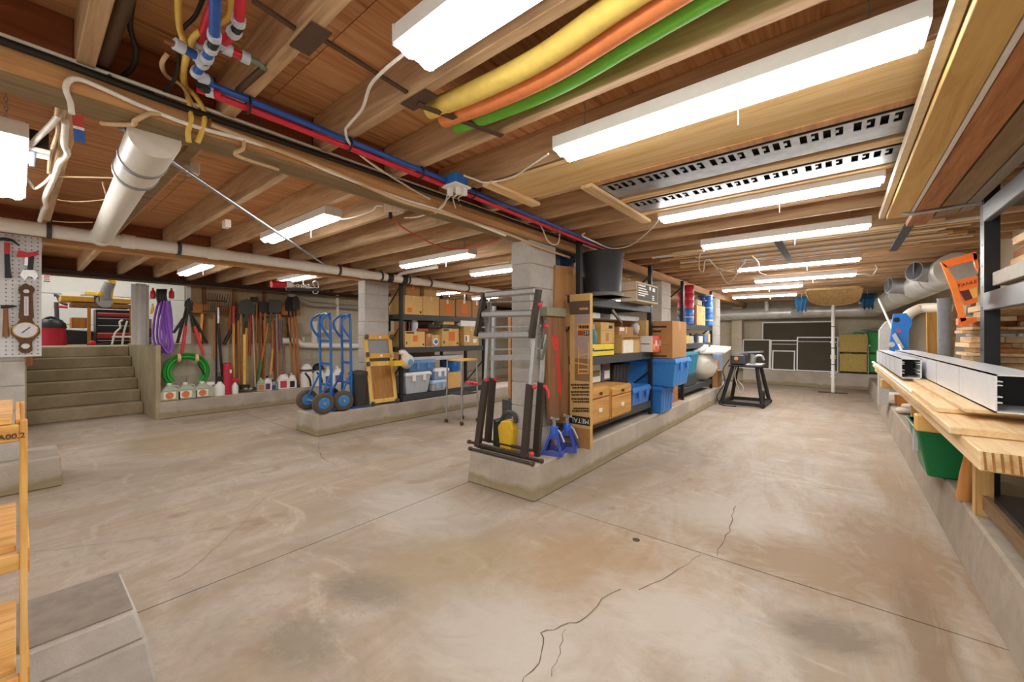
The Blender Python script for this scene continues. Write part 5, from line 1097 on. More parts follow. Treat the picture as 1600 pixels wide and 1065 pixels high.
# black round bin with a grey round base on the top shelf
c = V((-1.80, PX(941, 430, -1.80).y, A2)); t = thing('round_bin', 'large round black plastic bin on the top shelf', 'bin', c)
rb = .205
MB().lathe(c+V((0, 0, .04)), [(rb*.86, 0), (rb*.98, .36), (rb*1.03, .365), (rb*1.03, .383), (rb*.9, .385)], 32).build('body', mat('bin_black', '2e3236', .5), t)
MB().lathe(c, [(rb*.95, 0), (rb*1.0, .03), (rb*.9, .04)], 32).build('base', mat('bin_base', '6a6864', .6), t)
MB().box(-2.2, -1.6, c.y-.19, c.y+.24, A2, A2+.004).build('tray', mat('bin_base', '6a6864', .6), t)
tote((-2.38, -2.05, PX(868, 400, -2.1).y, PX(893, 400, -2.1).y, A2+.2, A2+.42), 'dark blue tote wedged high behind the column top', mat('navy_tote', '1d3c60', .4), None, .02, latch=False)
MB().box(-2.4, -1.95, 3.2, 3.55, A2, A2+.198).build('brown_crate', CARDB, None, 'brown crate under the dark blue tote', 'crate', bevel=.004)
b = cbx(969, 995, 1028, 438.5, 472, -1.70); b = (max(b[0], -2.2), b[1], b[2], b[3], A2+.001, b[5])
t = carton(b, 'pale two tone box with a dark printed end on the top shelf', mat('box_pale', 'cdb9a0', .8), tape=False, name='printed_box')
DK = mat('print_charcoal', '4d473f', .7); x1 = b[1]
MB().box(x1, x1+.0012, b[2]+(b[3]-b[2])*.03, b[3]-(b[3]-b[2])*.03, b[4]+.02, b[5]-.02).build('end_print', DK, t)
MB().box(b[0], b[1], b[2]-.0012, b[2], b[4]+(b[5]-b[4])*.5, b[4]+(b[5]-b[4])*.57).build('band', CARDB, t)
for k in range(6): MB().box(x1+.0012, x1+.0024, b[2]+(b[3]-b[2])*(.06+k*.055), b[2]+(b[3]-b[2])*(.1+k*.055), b[4]+(b[5]-b[4])*.78, b[4]+(b[5]-b[4])*(.86+.02*(k % 2))).build('print_mark', WHITE, t)
for k, (w0, w1, zz) in enumerate(((.06, .42, .68), (.06, .48, .56), (.06, .5, .44), (.06, .36, .33), (.7, .8, .4), (.7, .8, .3), (.7, .8, .2), (.56, .64, .78), (.72, .84, .74))):
    MB().box(x1+.0012, x1+.0024, b[2]+(b[3]-b[2])*w0, b[2]+(b[3]-b[2])*w1, b[4]+(b[5]-b[4])*zz-.006-(k > 6)*.015, b[4]+(b[5]-b[4])*zz+.006+(k > 6)*.015).build('print_line', WHITE, t)
carton((-2.36, -2.0, b[3]-.35, b[3]+.05, b[5]+.002, b[5]+.11), 'flat brown carton on the pale printed box', CARDB)
# middle shelf, left to right
t = thing('yellow_box', 'flat yellow box with a dark stripe at the shelf front', 'box', PX(941, 552, XA)); q = cb(921, 959.5, 537.5, A1, XA+.01, .3); MB().box(*q).build('body', mat('box_yellow', 'ead53c', .6), t, bevel=.003)
MB().box(q[1], q[1]+.001, q[2]+.08, q[3]-.01, q[4]+.045, q[4]+.06).build('stripe', mat('ink_navy', '26324a', .7), t); MB().add([V((q[1]+.001, q[2]+.01, q[4]+.02)), V((q[1]+.001, q[2]+.09, q[4]+.06)), V((q[1]+.001, q[2]+.09, q[4]+.085)), V((q[1]+.001, q[2]+.01, q[4]+.05))], [(0, 1, 2, 3)]).build('arrow', mat('ink_blue', '2c5a9a', .7), t)
yt = q[5]
t = thing('soap_bottle', 'small teal bottle standing on the yellow box', 'bottle', PX(927, 537, XA-.02)); c = V((XA-.06, PX(927, 530, XA-.06).y, yt)); MB().lathe(c, [(.032, 0), (.034, .1), (.02, .14), (.012, .15)], 12).build('body', TEAL, t); MB().lathe(c+V((0, 0, .15)), [(.014, 0), (.012, .05)], 8).build('cap', mat('pale_teal', '9fcfcf', .4), t)
carton((-2.3, XA-.1, q[2]-.02, q[2]+.24, A1, PX(927, 505, XA-.1).z), 'brown carton with dark print behind the teal bottle', CARDB, prints=(('x', .35, .65, .76, .92, INK),))
e = cbx(938, 939, 960, 503, 540, XA-.06); carton((e[0]-.3, e[1], e[2], e[3], yt+.001, e[5]), 'upright pale carton with a handle slot on the yellow box', prints=(('x', .35, .55, .12, .5, CARDB), ('x', .1, .9, .6, .62, CARDB), ('x', .55, .85, .72, .86, INK)))
e = cbx(962, 967, 987, 510, 549, XA-.06); carton((e[0]-.25, e[1], e[2], e[3]+.05, A1, e[5]), 'tall brown carton behind the little open box', CARDB, prints=(('x', .05, .35, .84, .97, WHITE),))
e = cbx(965, 972, 1000, 527, 549, XA-.0); carton((e[0]-.05, e[1], e[2], PX(1000, 530, XA).y, A1, e[5]), 'little open carton with a white sheet on its front', flaps=True, prints=(('x', .05, .6, .05, .85, CRE),))
t = thing('plastic_wrap', 'crumpled clear wrap stuffed between the cartons', 'wrap', PX(992, 520, XA-.1)); q2 = MB(); random.seed(9); q2.ball(PX(992, 514, XA-.12), .06, 10, (1, 1, 1.2)); q2.v = [p+V([random.uniform(-.012, .012) for _ in range(3)]) for p in q2.v]; q2.build('wrap', mat('wrap_white', 'd0cdc4', .3), t)
MB().box(-2.3, XA-.09, PX(985, 520, XA-.1).y, PX(996, 520, XA-.1).y, A1, PX(992, 520, XA-.12).z-.02).build('grey_carton', CARDB, None, 'brown carton below the crumpled wrap', 'box')
wb = cbx(1000, 1019, 1033, 524.5, 547.5, -1.74); wb = (wb[0], wb[1], wb[2], wb[3], A1, wb[5])
t = thing('white_red_box', 'white box with red printed end hanging over the shelf edge', 'box', base(wb)); MB().box(*wb).build('body', WHITE, t, bevel=.003)
MB().box(wb[1], wb[1]+.001, wb[2]+.01, wb[3], wb[4], wb[5]).build('end_print', mat('print_coral', 'd8604a', .7), t)
for k in range(4): MB().box(wb[1]+.001, wb[1]+.002, wb[2]+.04+k*.07, wb[2]+.09+k*.07, wb[4]+.03+.04*(k % 2), wb[4]+.1+.04*(k % 2)).build('end_mark', WHITE if k % 2 else mat('print_peach', 'eeb070', .7), t)
MB().box(wb[0]+.01, wb[1]-.03, wb[2]-.001, wb[2], wb[4]+(wb[5]-wb[4])*.48, wb[4]+(wb[5]-wb[4])*.53).build('line', INK, t)
e = cbx(999, 1010, 1028, 500, 524, -1.86); carton((e[0]-.1, e[1], e[2], e[3], wb[5]+.002, e[5]), 'tan carton on the white and red box', prints=(('y', .1, .5, .55, .75, INK),))
zt = A2-.13
for k, (u0, u1, lab) in enumerate(((925, 945, 'long pale tray stored under the top shelf'), (960, 1005, 'wide pale tray stored under the top shelf'))):
    MB().box(-2.35, XA-.15, PX(u0, 490, XA-.1).y, PX(u1, 490, XA-.1).y, A1+.38, A1+.44).build('tray', LGREY if k else WHITE, None, lab, 'tray', bevel=.005)
    MB().box(-2.38, -2.2, PX(u0, 490, XA-.1).y+.02, PX(u1, 490, XA-.1).y-.02, A1, A1+.378).build('grey_carton', CARDB, None, 'brown carton supporting the '+('wide' if k else 'long')+' pale tray', 'box')
t = thing('dark_bar', 'dark bar propped diagonally below the top shelf', 'bar', PX(965, 505, XA)); MB().bar(PX(956, 484, XA+.01), PX(971, 504, XA+.01), .02, .03).build('bar', BROWNM, t)
# lowest shelf: wooden drawer cabinets
FW_ = wood('cabinet_wood', 'd9a860', 'cc9750', 'ac7834', 1, 1, .05)
def cab(uL, uR, vt, vb, X, lab, d=.36):
    a, b = PX(uL, vt, X), PX(uR, vt, X); z1 = PX((uL+uR)/2, vt, X).z; z0 = A0+.001
    t = thing('file_cabinet', lab, 'cabinet', (X-d/2, (a.y+b.y)/2, z0)); MB().box(X-d, X-.02, a.y, b.y, z0, z1).build('body', FW_, t, bevel=.004)
    zz = z0+(z1-z0)*.72
    for p, q, n_ in ((z0+.02, zz-.008, 'drawer'), (zz+.004, z1-.012, 'drawer')):
        o_ = MB().box(X-.02, X-.004, a.y+.018, b.y-.018, p, q).build(n_, FW_, t, bevel=.004)
        if n_ and q < zz: MB().box(X-.004, X+.006, (a.y+b.y)/2-.03, (a.y+b.y)/2+.03, (p+q)/2-.016, (p+q)/2+.02).build('label_holder', WHITE, o_, bevel=.003)
        else: MB().lathe((X-.004, (a.y+b.y)/2, (p+q)/2), [(.012, 0), (.016, .02)], 10, (1, 0, 0)).build('knob', BROWNM, o_)
cab(921, 954, 606, 672, -1.70, 'wooden drawer cabinet nearest the tall printed box')
cab(956, 988, 602, 658, -1.70, 'second wooden drawer cabinet right of the first')
MB().box(-2.36, -2.1, PX(922, 590, -2.1).y, PX(955, 590, -2.1).y, A0, PX(945, 591, -2.1).z).build('wooden_chest', FW_, None, 'low wooden chest behind the drawer cabinets', 'chest', bevel=.005)
tote((-2.3, -1.95, PX(960, 590, -1.95).y, PX(986, 590, -1.95).y, A0+.16, PX(980, 561, -1.95).z), 'black bin behind the wooden cabinets', mat('bin_charcoal', '2b2523', .6), None, .03, lid=False, latch=False)
MB().box(-2.3, -2.0, PX(964, 600, -2).y, PX(985, 600, -2).y, A0, A0+.158).build('low_crate', DGREY, None, 'grey crate under the black bin', 'crate', bevel=.005)
carton((-2.3, -1.98, PX(922, 570, -2).y, PX(936, 570, -2).y, PX(945, 591, -2.1).z+.002, PX(930, 566, -2).z), 'white printed carton on the low wooden chest', WHITE, tape=False, prints=(('x', .1, .9, .3, .6, mat('print_olive', '7a7a5a', .7)),))
carton((-2.3, -1.98, PX(937.5, 570, -2).y, PX(951, 570, -2).y, PX(945, 591, -2.1).z+.002, PX(944, 563, -2).z), 'grey printed carton with red top on the low chest', mat('box_slate', '5f5f66', .7), tape=False, prints=(('x', .1, .7, .8, .97, RED), ('x', .3, .9, .1, .5, WHITE)))
# blue totes beyond the cabinets
tote((-2.3, -1.80, PX(990, 620, -1.8).y, PX(1018, 620, -1.8).y, A0, PX(1005, 603, -1.8).z), 'blue tote on the lowest shelf right of the cabinets', BLUE, None, .03)
bt = cbx(1022, 1050, 1069, 560, 604, -1.62)
q = cbx(1020, 1024, 1045, 606, 645, -1.70); z_ = PX(1036, 604, -1.72).z
tote((-2.2, -1.72, 5.12, 5.62, FT, z_), 'lower blue tote standing on the footing past the shelf', mat('tote_blue2', '2f78c8', .4), None, .03, latch=False)
tote((-2.25, -1.55, 5.1, 5.78, z_+.002, PX(1055, 560, -1.6).z), 'upper blue tote with grey latches on the lower blue one', mat('tote_blue3', '3a86d4', .4), None, .05)
e = cbx(1026, 1062, 1074, 500, 563, -1.60); carton((-2.3, e[1], 5.13, 5.72, PX(1055, 560, -1.6).z+.003, PX(1063, 502, -1.6).z), 'large brown carton stacked on the upper blue tote', CARDB, prints=(('y', .55, .9, .82, .87, INK), ('y', .65, .8, .7, .75, INK), ('y', .55, .9, .04, .08, INK), ('y', .05, .95, .36, .365, INK)))
MB().box(-1.95, -1.9, 5.85, 6.35, FT, FT+.75).build('plank', CEDAR, None, 'brown plank standing between the two shelving units', 'plank')

# ================================================================ CONTENTS OF UNIT B
XB = -1.86; B2, B1, B0 = 1.442, 1.132, .442
def can(u, vt, vb, X, m, lab, d=None, rad=.07, lid=None, group='stacked cans on the far shelf'):
    b = PX(u, vb, X); h = PX(u, vt, X).z-b.z; t = thing('can', lab, 'can', b, group)
    MB().lathe(b, [(rad, .001), (rad, h-.018), (rad*.96, h-.018)], 16).build('body', m, t); MB().lathe(b+V((0, 0, h-.018)), [(rad*1.04, 0), (rad*1.04, .014), (rad*.9, .016)], 16).build('lid', lid or m, t)
    return PX(u, vt, X)
CR = mat('can_red', 'c0223a', .35); CBL = mat('can_blue', '2a6cc0', .35); CD = mat('can_plum', '3a2a40', .4)
def stack(u, X, cols, zb, h, rad, nm):
    y = PX(u, 500, X).y; z = zb
    for k, (m, word) in enumerate(cols):
        b = V((X, y, z)); t = thing('can', ['lowest', 'second', 'third', 'fourth', 'fifth', 'topmost'][k if k < len(cols)-1 else 5]+' '+word+' can of the '+nm, 'can', b, 'stacked cans on the far shelf')
        MB().lathe(b, [(rad, .001), (rad, h-.02), (rad*.95, h-.016)], 16).build('body', m, t); MB().lathe(b+V((0, 0, h-.016)), [(rad*1.03, 0), (rad*1.03, .012), (rad*.9, .014)], 16).build('lid', m if k % 2 else WHITE if word == 'blue' else m, t); z += h
stack(1076.5, XB-.03, ((CBL, 'blue'), (CBL, 'blue'), (CR, 'red and blue'), (CR, 'red'), (CR, 'red')), B2, .128, .076, 'front stack of cans')
stack(1066, XB-.15, ((CD, 'plum'), (CD, 'plum'), (CR, 'red'), (CR, 'red')), B2, .135, .07, 'back stack of cans')
stack(1106.5, XB-.03, ((CBL, 'blue'),)*5, B2, .115, .08, 'right stack of cans')
MB().box(XB-.0, XB+.047, PX(1078, 480, XB).y, PX(1080.5, 480, XB).y, B2+.27, B2+.37) if False else None
t = thing('birdhouse', 'pale wooden box with four holes between the can stacks', 'birdhouse', PX(1096, 507, XB)); q = fbx(1089, 1102, 478, 507, XB-.02, .2); q = (q[0], q[1], q[2], q[3], B2, q[5]); MB().box(*q).build('body', wood('birdhouse_wood', 'efcf94', 'e2bd7c', 'c59c58', 2, 1, .03), t, bevel=.003)
for a, b in ((.45, .72), (.85, .72), (.45, .48), (.8, .46)): MB().lathe((q[1], q[2]+(q[3]-q[2])*a, q[4]+(q[5]-q[4])*b), [(.014 if b > .6 else .008, 0), (.014 if b > .6 else .008, .002)], 10, (1, 0, 0)).build('hole', BLACK, t)
MB().box(q[0], q[1]-.01, q[2]-.05, q[2]-.002, B2, q[5]).build('side_board', RED_W, None, 'red brown board beside the wooden birdhouse', 'board')
MB().box(XB-.2, XB-.03, PX(1092, 470, XB).y, PX(1100, 470, XB).y, q[5]+.001, q[5]+.11).build('rope_tub', mat('rope_tan', 'b8a888', .8), None, 'tan tub on top of the wooden birdhouse', 'tub', bevel=.02)
t = thing('tape_spool', 'dark blue spool on the tan tub', 'spool', PX(1097, 455, XB)); c = V((XB-.1, PX(1097, 455, XB-.1).y, q[5]+.112)); MB().lathe(c, [(.08, 0), (.08, .02), (.05, .025), (.05, .08), (.085, .085), (.085, .11)], 16).build('spool', mat('spool_blue', '27406e', .4), t)
for k, (u, w, h, m, lab) in enumerate(((1077, .12, .13, mat('mustard_box', 'd8b85c', .7), 'mustard carton at the left of the small item shelf'), (1083, .13, .12, LGREY, 'pale grey tub on the small item shelf'), (1097.5, .12, .12, CRE, 'cream box right of the black reel'), (1105, .1, .14, mat('box_steelblue', '5f76a8', .6), 'steel blue box on the small item shelf'), (1110.5, .07, .16, mat('box_lemon', 'e0d08c', .7), 'lemon carton at the right of the small item shelf'))):
    y = PX(u, 525, XB).y; MB().box(XB-.25, XB-.02, y-w, y+w*.9, B1, B1+h).build('small_box', m, None, lab, 'box', bevel=.005)
t = thing('cable_reel', 'black cable reel on the small item shelf', 'reel', PX(1091, 530, XB)); c = V((XB-.08, PX(1091, 528, XB).y, B1+.085)); MB().lathe(c, [(.085, -.05), (.085, -.04), (.05, -.035), (.05, .035), (.085, .04), (.085, .05)], 18, (1, 0, 0)).build('reel', BLACK, t)
tote((-2.35, -1.84, PX(1072, 570, -1.84).y, PX(1093, 570, -1.84).y, .62, PX(1083, 549, -1.84).z), 'teal tote on a crate in the far shelving unit', TEAL, None, .05, latch=False)
MB().box(-2.33, -1.88, PX(1074, 570, -1.84).y, PX(1092, 570, -1.84).y, B0, .618).build('low_crate', DGREY, None, 'grey crate under the teal tote', 'crate', bevel=.005)
t = thing('white_bag', 'bulging white plastic bag in the far shelving unit', 'bag', PX(1104, 590, -1.8)); random.seed(4)
q2 = MB(); q2.ball(V((-1.95, PX(1106, 580, -1.85).y, .72)), .26, 14, (.9, 1.3, 1.0)); q2.v = [p+V([random.uniform(-.03, .03) for _ in range(3)]) for p in q2.v]; q2.build('bag', mat('bag_milky', 'cfcabd', .4), t)
for k, (a, b, c_, lab) in enumerate(((-2.0, 7.4, .97, 'crumpled white paper on the white bag'), (-1.75, 7.95, .93, 'white foam sheet leaning out of the far shelf'))):
    MB().add([(a-.2, b-.2, c_), (a+.2, b-.15, c_+.02), (a+.22, b+.3, c_+.08), (a-.18, b+.25, c_+.12), (a-.2, b-.2, c_+.02), (a+.2, b-.15, c_+.05), (a+.22, b+.3, c_+.13), (a-.18, b+.25, c_+.16)], [(0, 3, 2, 1), (4, 5, 6, 7), (0, 1, 5, 4), (1, 2, 6, 5), (2, 3, 7, 6), (3, 0, 4, 7)]).build('white_sheet', WHITE, None, lab, 'sheet')
carton((-2.2, -1.8, 8.45, 8.85, FT, FT+.32), 'open brown carton at the footing end beside the planer', CARDB, flaps=True)
carton((-2.15, -1.85, 8.5, 8.8, FT+.33, FT+.5), 'small orange brown carton on the end carton', mat('card_orange', 'c07a3c', .8))
MB().box(-2.2, -1.85, 8.9, 9.15, FT, FT+.62).build('grey_case', mat('case_bluegrey', '7f96b4', .6), None, 'pale blue case at the footing end', 'case', bevel=.01)

# ================================================================ RIGHT SIDE AND FAR END
FR = .301
# ---- lumber shelving by the right wall
t = thing('lumber_rack', 'black steel rack of lumber along the right wall', 'rack', (.87, 2.6, FR)); x0, x1 = .64, 1.1; y0, y1 = .3, 3.53
for x in (x0, x1-.05):
    for y in (y0, y1-.08):
        p = MB().box(x, x+.06, y, y+.08, FR, 2.13).build('post', BLACKM, t)
        for k in range(14): MB().lathe((x-.0005, y+.04, FR+.15+k*.12), [(.008, 0), (.008, -.001)], 8, (1, 0, 0)).build('slot', BLACK, p)
for z in (.36, 1.495, 1.995):
    for x in (x0-.004, x1-.036): MB().box(x, x+.034, y0+.08, y1-.08, z-.1, z).build('beam', mat('rack_grey', '6a6c6e', .45, .3), t, bevel=.004)
    MB().box(x0+.03, x1-.03, y0+.02, y1-.02, z-.02, z-.004).build('deck', DGREY, t)
arm = MB().tube([(x0+.0, 3.49, 2.02), (.45, 3.49, 2.008), (.33, 3.49, 2.008), (.315, 3.49, 2.02), (.315, 3.49, 2.06)], .010, 8, smooth=3).build('arm', GALV, t)
MB().lathe((.315, 3.49, 2.06), [(.014, 0), (.014, .02)], 10).build('rubber_tip', BLACK, arm)
MB().cyl((x0, 1.0, 2.008), (.3, 1.0, 2.008), .010, n=8).build('arm', GALV, t)
# boards on the arms
for a, b, z0, z1, yy, m, lab in ((.215, .243, 2.05, 2.09, 3.72, mat('primed_board', 'e2d4b4', .6), 'pale primed board at the left of the overhead lumber'), (.246, .345, 2.02, 2.045, 3.62, wood('yellow_board', 'e6c27e', 'd9b36b', 'bd9148', 1, 1, .04, rings=.12), 'wide yellow board on the overhead arms'),
        (.349, .366, 2.021, 2.05, 3.55, WHITE, 'thin white trim strip on the overhead arms'), (.369, .47, 2.021, 2.06, 3.95, CEDAR, 'orange brown board longest on the overhead arms'), (.478, .575, 2.021, 2.06, 3.75, wood('grey_board2', 'a88e6a', '8f7450', '6c5434', 1, 1, .03), 'weathered brown board on the overhead arms'), (.582, .635, 2.021, 2.05, 3.7, mat('grey_board3', '94897a', .8), 'grey board nearest the black post overhead')):
    MB().box(a, b, -1.2, yy, z0, z1).build('overhead_board', m, None, lab, 'board', bevel=.002)
MB().box(.25, .34, -1.2, 3.6, 2.047, 2.07).build('overhead_board', PINEY, None, 'second yellow board stacked on the wide overhead one', 'board')
# boards on the upper shelf of the rack
random.seed(12); z = 1.497
for k, (a, b, h, yy, m) in enumerate(((.70, .86, .03, 3.35, PINEY), (.665, .8, .075, 3.42, mat('grey_face_board', 'b9b4a8', .7)), (.88, 1.05, .1, 3.3, PINEY), (.72, .9, .055, 3.38, PINEY), (.74, .95, .05, 3.42, CEDAR), (.7, .85, .04, 3.25, PINEY))):
    zz = z + (0, .032, 0, .11, .168, .222)[k]
    MB().box(a, b, .35, yy, zz, zz+h).build('shelf_board', m, None, ['thin pine board at the bottom of the upper rack shelf', 'grey faced board on the front of the upper rack shelf', 'thick pine board at the back of the upper rack shelf', 'pine board third in the upper rack stack', 'orange brown board high in the upper rack stack', 'topmost pine board in the upper rack stack'][k], 'board', bevel=.003)
# lumber pile ends on a low table under it
t = thing('lumber_trestle', 'wooden trestle carrying the pile of offcuts', 'trestle', (.9, 3.8, FR))
for y in (3.7, 3.92):
    MB().box(.64, 1.22, y, y+.06, 1.03, 1.09).build('crossbeam', PINE, t)
    for x in (.66, 1.13): MB().box(x, x+.06, y, y+.06, FR, 1.03).build('leg', PINEZ, t)
random.seed(21); z = 1.092; k = 0; rows = 0
END = [PINEY, PINEY, CEDAR, PINEY, wood('tan_y', 'd8b07a', 'c99d66', 'a87a46', 1, 1, .08)]
ROW = ['bottom', 'second', 'third', 'fourth', 'fifth', 'sixth', 'seventh', 'eighth', 'ninth', 'tenth', 'eleventh', 'twelfth', 'thirteenth', 'fourteenth', 'fifteenth', 'sixteenth', 'seventeenth', 'eighteenth']
while z < 1.44:
    col = 0
    h = random.choice((.02, .038, .02, .03)); x = .635+random.uniform(-.03, .05) if rows != 6 else .6
    while x < 1.15:
        wd = random.choice((.09, .14, .19, .24, .30)); e = min(x+wd, 1.2)
        if e-x > .04: MB().box(x, e-.003, 3.66+random.uniform(-.05, .06), 3.98+random.uniform(-.06, .08), z, z+h-.002).build('offcut_board', END[k % 5] if rows != 5 else LGREY, None, 'offcut board, '+['first', 'second', 'third', 'fourth', 'fifth', 'sixth', 'seventh'][col]+' from the aisle in the '+ROW[rows]+' row of the lumber pile', 'board', 'lumber pile behind the black post', bevel=.002)
        x = e; k += 1; col += 1
    z += h; rows += 1
# ---- orange saw-carrier hung on the post
t = thing('panel_carrier', 'orange plastic carrier frame hung on the black post', 'carrier', PX(1500, 510, .60)); yy = 3.40
def C(u, v, y=3.4): return PY(u, v, y)
OR2 = mat('orange_bright', 'f5822a', .4)
def slab(pts, nm, m, d=.025, y=3.4, par=t):
    q = [C(u, v, y) for u, v in pts]; n_ = len(q); dd = V((0, d, 0)); MB().add(q+[p+dd for p in q], [tuple(range(n_)), tuple(range(2*n_-1, n_-1, -1))]+[(k, n_+k, n_+(k+1) % n_, (k+1) % n_) for k in range(n_)]).build(nm, m, par)
slab([(1470, 409), (1524, 393), (1527, 398), (1527, 405), (1478, 418)], 'top_handle', ORANGE)
slab([(1470, 409), (1478, 414), (1495, 441), (1510, 500), (1502, 503), (1496, 485), (1488, 455)], 'side_arm', OR2)
slab([(1520, 395), (1527, 396), (1529, 425), (1524, 416)], 'rear_arm', ORANGE)
slab([(1494, 438), (1528, 430), (1528, 472), (1507, 477)], 'panel', ORANGE, .02, 3.405)
slab([(1498, 497), (1526, 495), (1526, 502), (1508, 510), (1497, 507)], 'foot', ORANGE, .06)
slab([(1499, 455), (1514, 452), (1520, 466), (1508, 470)], 'dark_print', mat('print_maroon', '5a2320', .7), .001, 3.4035); slab([(1514, 452), (1527, 448), (1527, 464), (1520, 466)], 'pale_print', mat('print_amber', 'f0b050', .7), .001, 3.4035)
lettering(t, 'STANLEY', C(1512, 443, 3.4038), C(1526, 440)-C(1500, 447), (0, 0, 1), .026, BLACK)

# ---- boards and channels over the ledge
ZB = .805
t = thing('saw_trestle', 'wooden trestle holding the long boards over the ledge', 'trestle', (.62, 3.6, FR))
for y in (3.2, 5.6):
    MB().box(.34, .635, y, y+.09, ZB-.09, ZB).build('crossbeam', mat('peg_pine', 'e2b468', .6), t, bevel=.006)
    MB().box(.565, .63, y+.01, y+.08, FR, ZB-.09).build('leg', PINEZ, t)
EG = mat('end_grain', 'd9a95c', .8)
def plank(x0, x1, y0, y1, z0, z1, lab, skew=0., m=PINEY):
    t = thing('long_plank', lab, 'plank', ((x0+x1)/2, (y0+y1)/2, z0))
    q = MB(); q.add([(x0, y0, z0), (x1, y0+skew, z0), (x1, y1, z0), (x0, y1, z0), (x0, y0, z1), (x1, y0+skew, z1), (x1, y1, z1), (x0, y1, z1)], [(0, 3, 2, 1), (4, 5, 6, 7), (0, 1, 5, 4), (1, 2, 6, 5), (2, 3, 7, 6), (3, 0, 4, 7)]); q.build('board', m, t, bevel=.004)
    return t
p = plank(.36, .63, 2.0, 6.9, ZB+.001, ZB+.07, 'thick plank with striped end grain, lowest of the long boards')
for k in range(14):
    x = .372+k*.0185; MB().add([(x, 1.999, ZB+.006), (x+.006, 1.999, ZB+.006), (x+.002, 1.999, ZB+.066), (x-.004, 1.999, ZB+.066)], [(0, 1, 2, 3)]).build('grain_line', wood('grain_dark', 'b98040', 'a87034', '8a5522', 0), p)
plank(.33, .62, 2.25, 6.7, ZB+.071, ZB+.1, 'second long pine plank above the thick one', .0)
plank(.345, .60, 2.62, 6.4, ZB+.101, ZB+.125, 'third long pine plank with a square end', .0)
plank(.41, .64, 2.5, 6.3, ZB+.1255, ZB+.145, 'upper long pine plank directly below the channels', .0)
plank(.335, .36, 3.4, 7.0, ZB+.1015, ZB+.12, 'narrow pale strip along the outer edge of the planks', m=WHITE)
# aluminium channels
CH = mat('channel_white', 'e8eaee', .3, 0., .04)
def chan(x0, x1, y0, y1, z0, h, lab):
    t = thing('aluminium_channel', lab, 'metal channel', ((x0+x1)/2, (y0+y1)/2, z0)); w_ = .006
    MB().box(x0, x0+w_, y0, y1, z0, z0+h).build('side', CH, t); MB().box(x1-w_, x1, y0, y1, z0, z0+h).build('side', CH, t)
    MB().box(x0, x1, y0, y1, z0+h-w_, z0+h).build('top', CH, t); MB().box(x0, x1, y0, y1, z0-.0, z0+w_).build('base', CH, t)
    for zz in (.25, .4, .7, .8): MB().box(x0+w_, x0+.02, y0, y1, z0+h*zz, z0+h*zz+.004).build('inner_rib', CH, t); MB().box(x1-.02, x1-w_, y0, y1, z0+h*zz, z0+h*zz+.004).build('inner_rib', CH, t)
    MB().box(x0+w_, x1-w_, y0+.25, y0+.26, z0+w_, z0+h-w_).build('inner_dark', BLACK, t)  # black sheet set inside so the open end looks dark
    for k in range(5): y = y0+(y1-y0)*(k+1)/6; MB().box(x0-.0006, x0, y, y+.004, z0, z0+h).build('seam', GREY, t)
z = ZB+.146
chan(.475, .635, 2.41, 6.0, z, .15, 'long silver channel with open black end nearest the viewer')
chan(.345, .45, 3.97, 6.3, z, .14, 'shorter silver channel with open end behind the first')

# ---- below: green bins, bat, lower shelf things
t = tote((.40, .80, 3.82, 4.32, FR, .68), 'green bin under the long planks', GREEN, None, .07, lid=False, name='green_bin', latch=False)
MB().box(.408, .43, 3.95, 4.0, .45, .6).build('handle_slot', LGREY, t)
carton((.5, .74, 3.9, 4.2, .45, .735), 'brown carton sticking out of the green bin', CARDB)
t = tote((.70, 1.05, 2.2, 2.95, .363, .70), 'green bin on the lowest rack shelf at the right edge', mat('green_dull', '2f7f58', .4), None, .04, lid=False, name='green_bin', latch=False)
t = thing('baseball_bat', 'wooden baseball bat leaning under the planks', 'bat', PZ(1502, 760, FR)); a = V((.565, 3.46, FR+.004)); b = V((.60, 3.37, .80)); MB().tube([a, a.lerp(b, .3), a.lerp(b, .7), a.lerp(b, .95), b], [.034, .034, .022, .015, .02], 12, smooth=3).build('bat', wood('bat_wood', 'dba060', 'cf9150', 'b07636', 2, 1, .03, rings=.1), t)
t = thing('angle_board', 'weathered angled board along the lower rack edge', 'board', (.62, 2.6, .33)); MB().bar((.60, 3.38, .375), (.60, 1.2, .375), .02, .075).build('board', GREYW, t)
for k, (u, v, lab) in enumerate(((1402, 647, 'pair of pale work gloves on the ledge by the green bin'), (1412, 640, 'white rag on the ledge near the green bin'))):
    p = PZ(u, v, FR); q = MB(); random.seed(k+2); q.ball((p.x+.06, p.y+.12, FR+.035), .07, 10, (1.1, 1.6, .5)); q.ball((p.x+.1, p.y+.02, FR+.05), .05, 10, (1, 1.2, .6)); q.v = [x+V([random.uniform(-.006, .006) for _ in range(3)]) for x in q.v]; q.build('work_glove', mat('glove_pale', 'cfc8ba', .8), None, lab, 'gloves')
MB().box(.62, .86, 7.6, 7.9, FR, FR+.12).build('orange_box', mat('box_orange', 'd08038', .7), None, 'orange box at the far end under the planks', 'box', bevel=.004)
MB().box(.56, .8, 8.2, 8.6, FR, FR+.08).build('white_box', WHITE, None, 'flat white box on the ledge at the far end', 'box', bevel=.004)

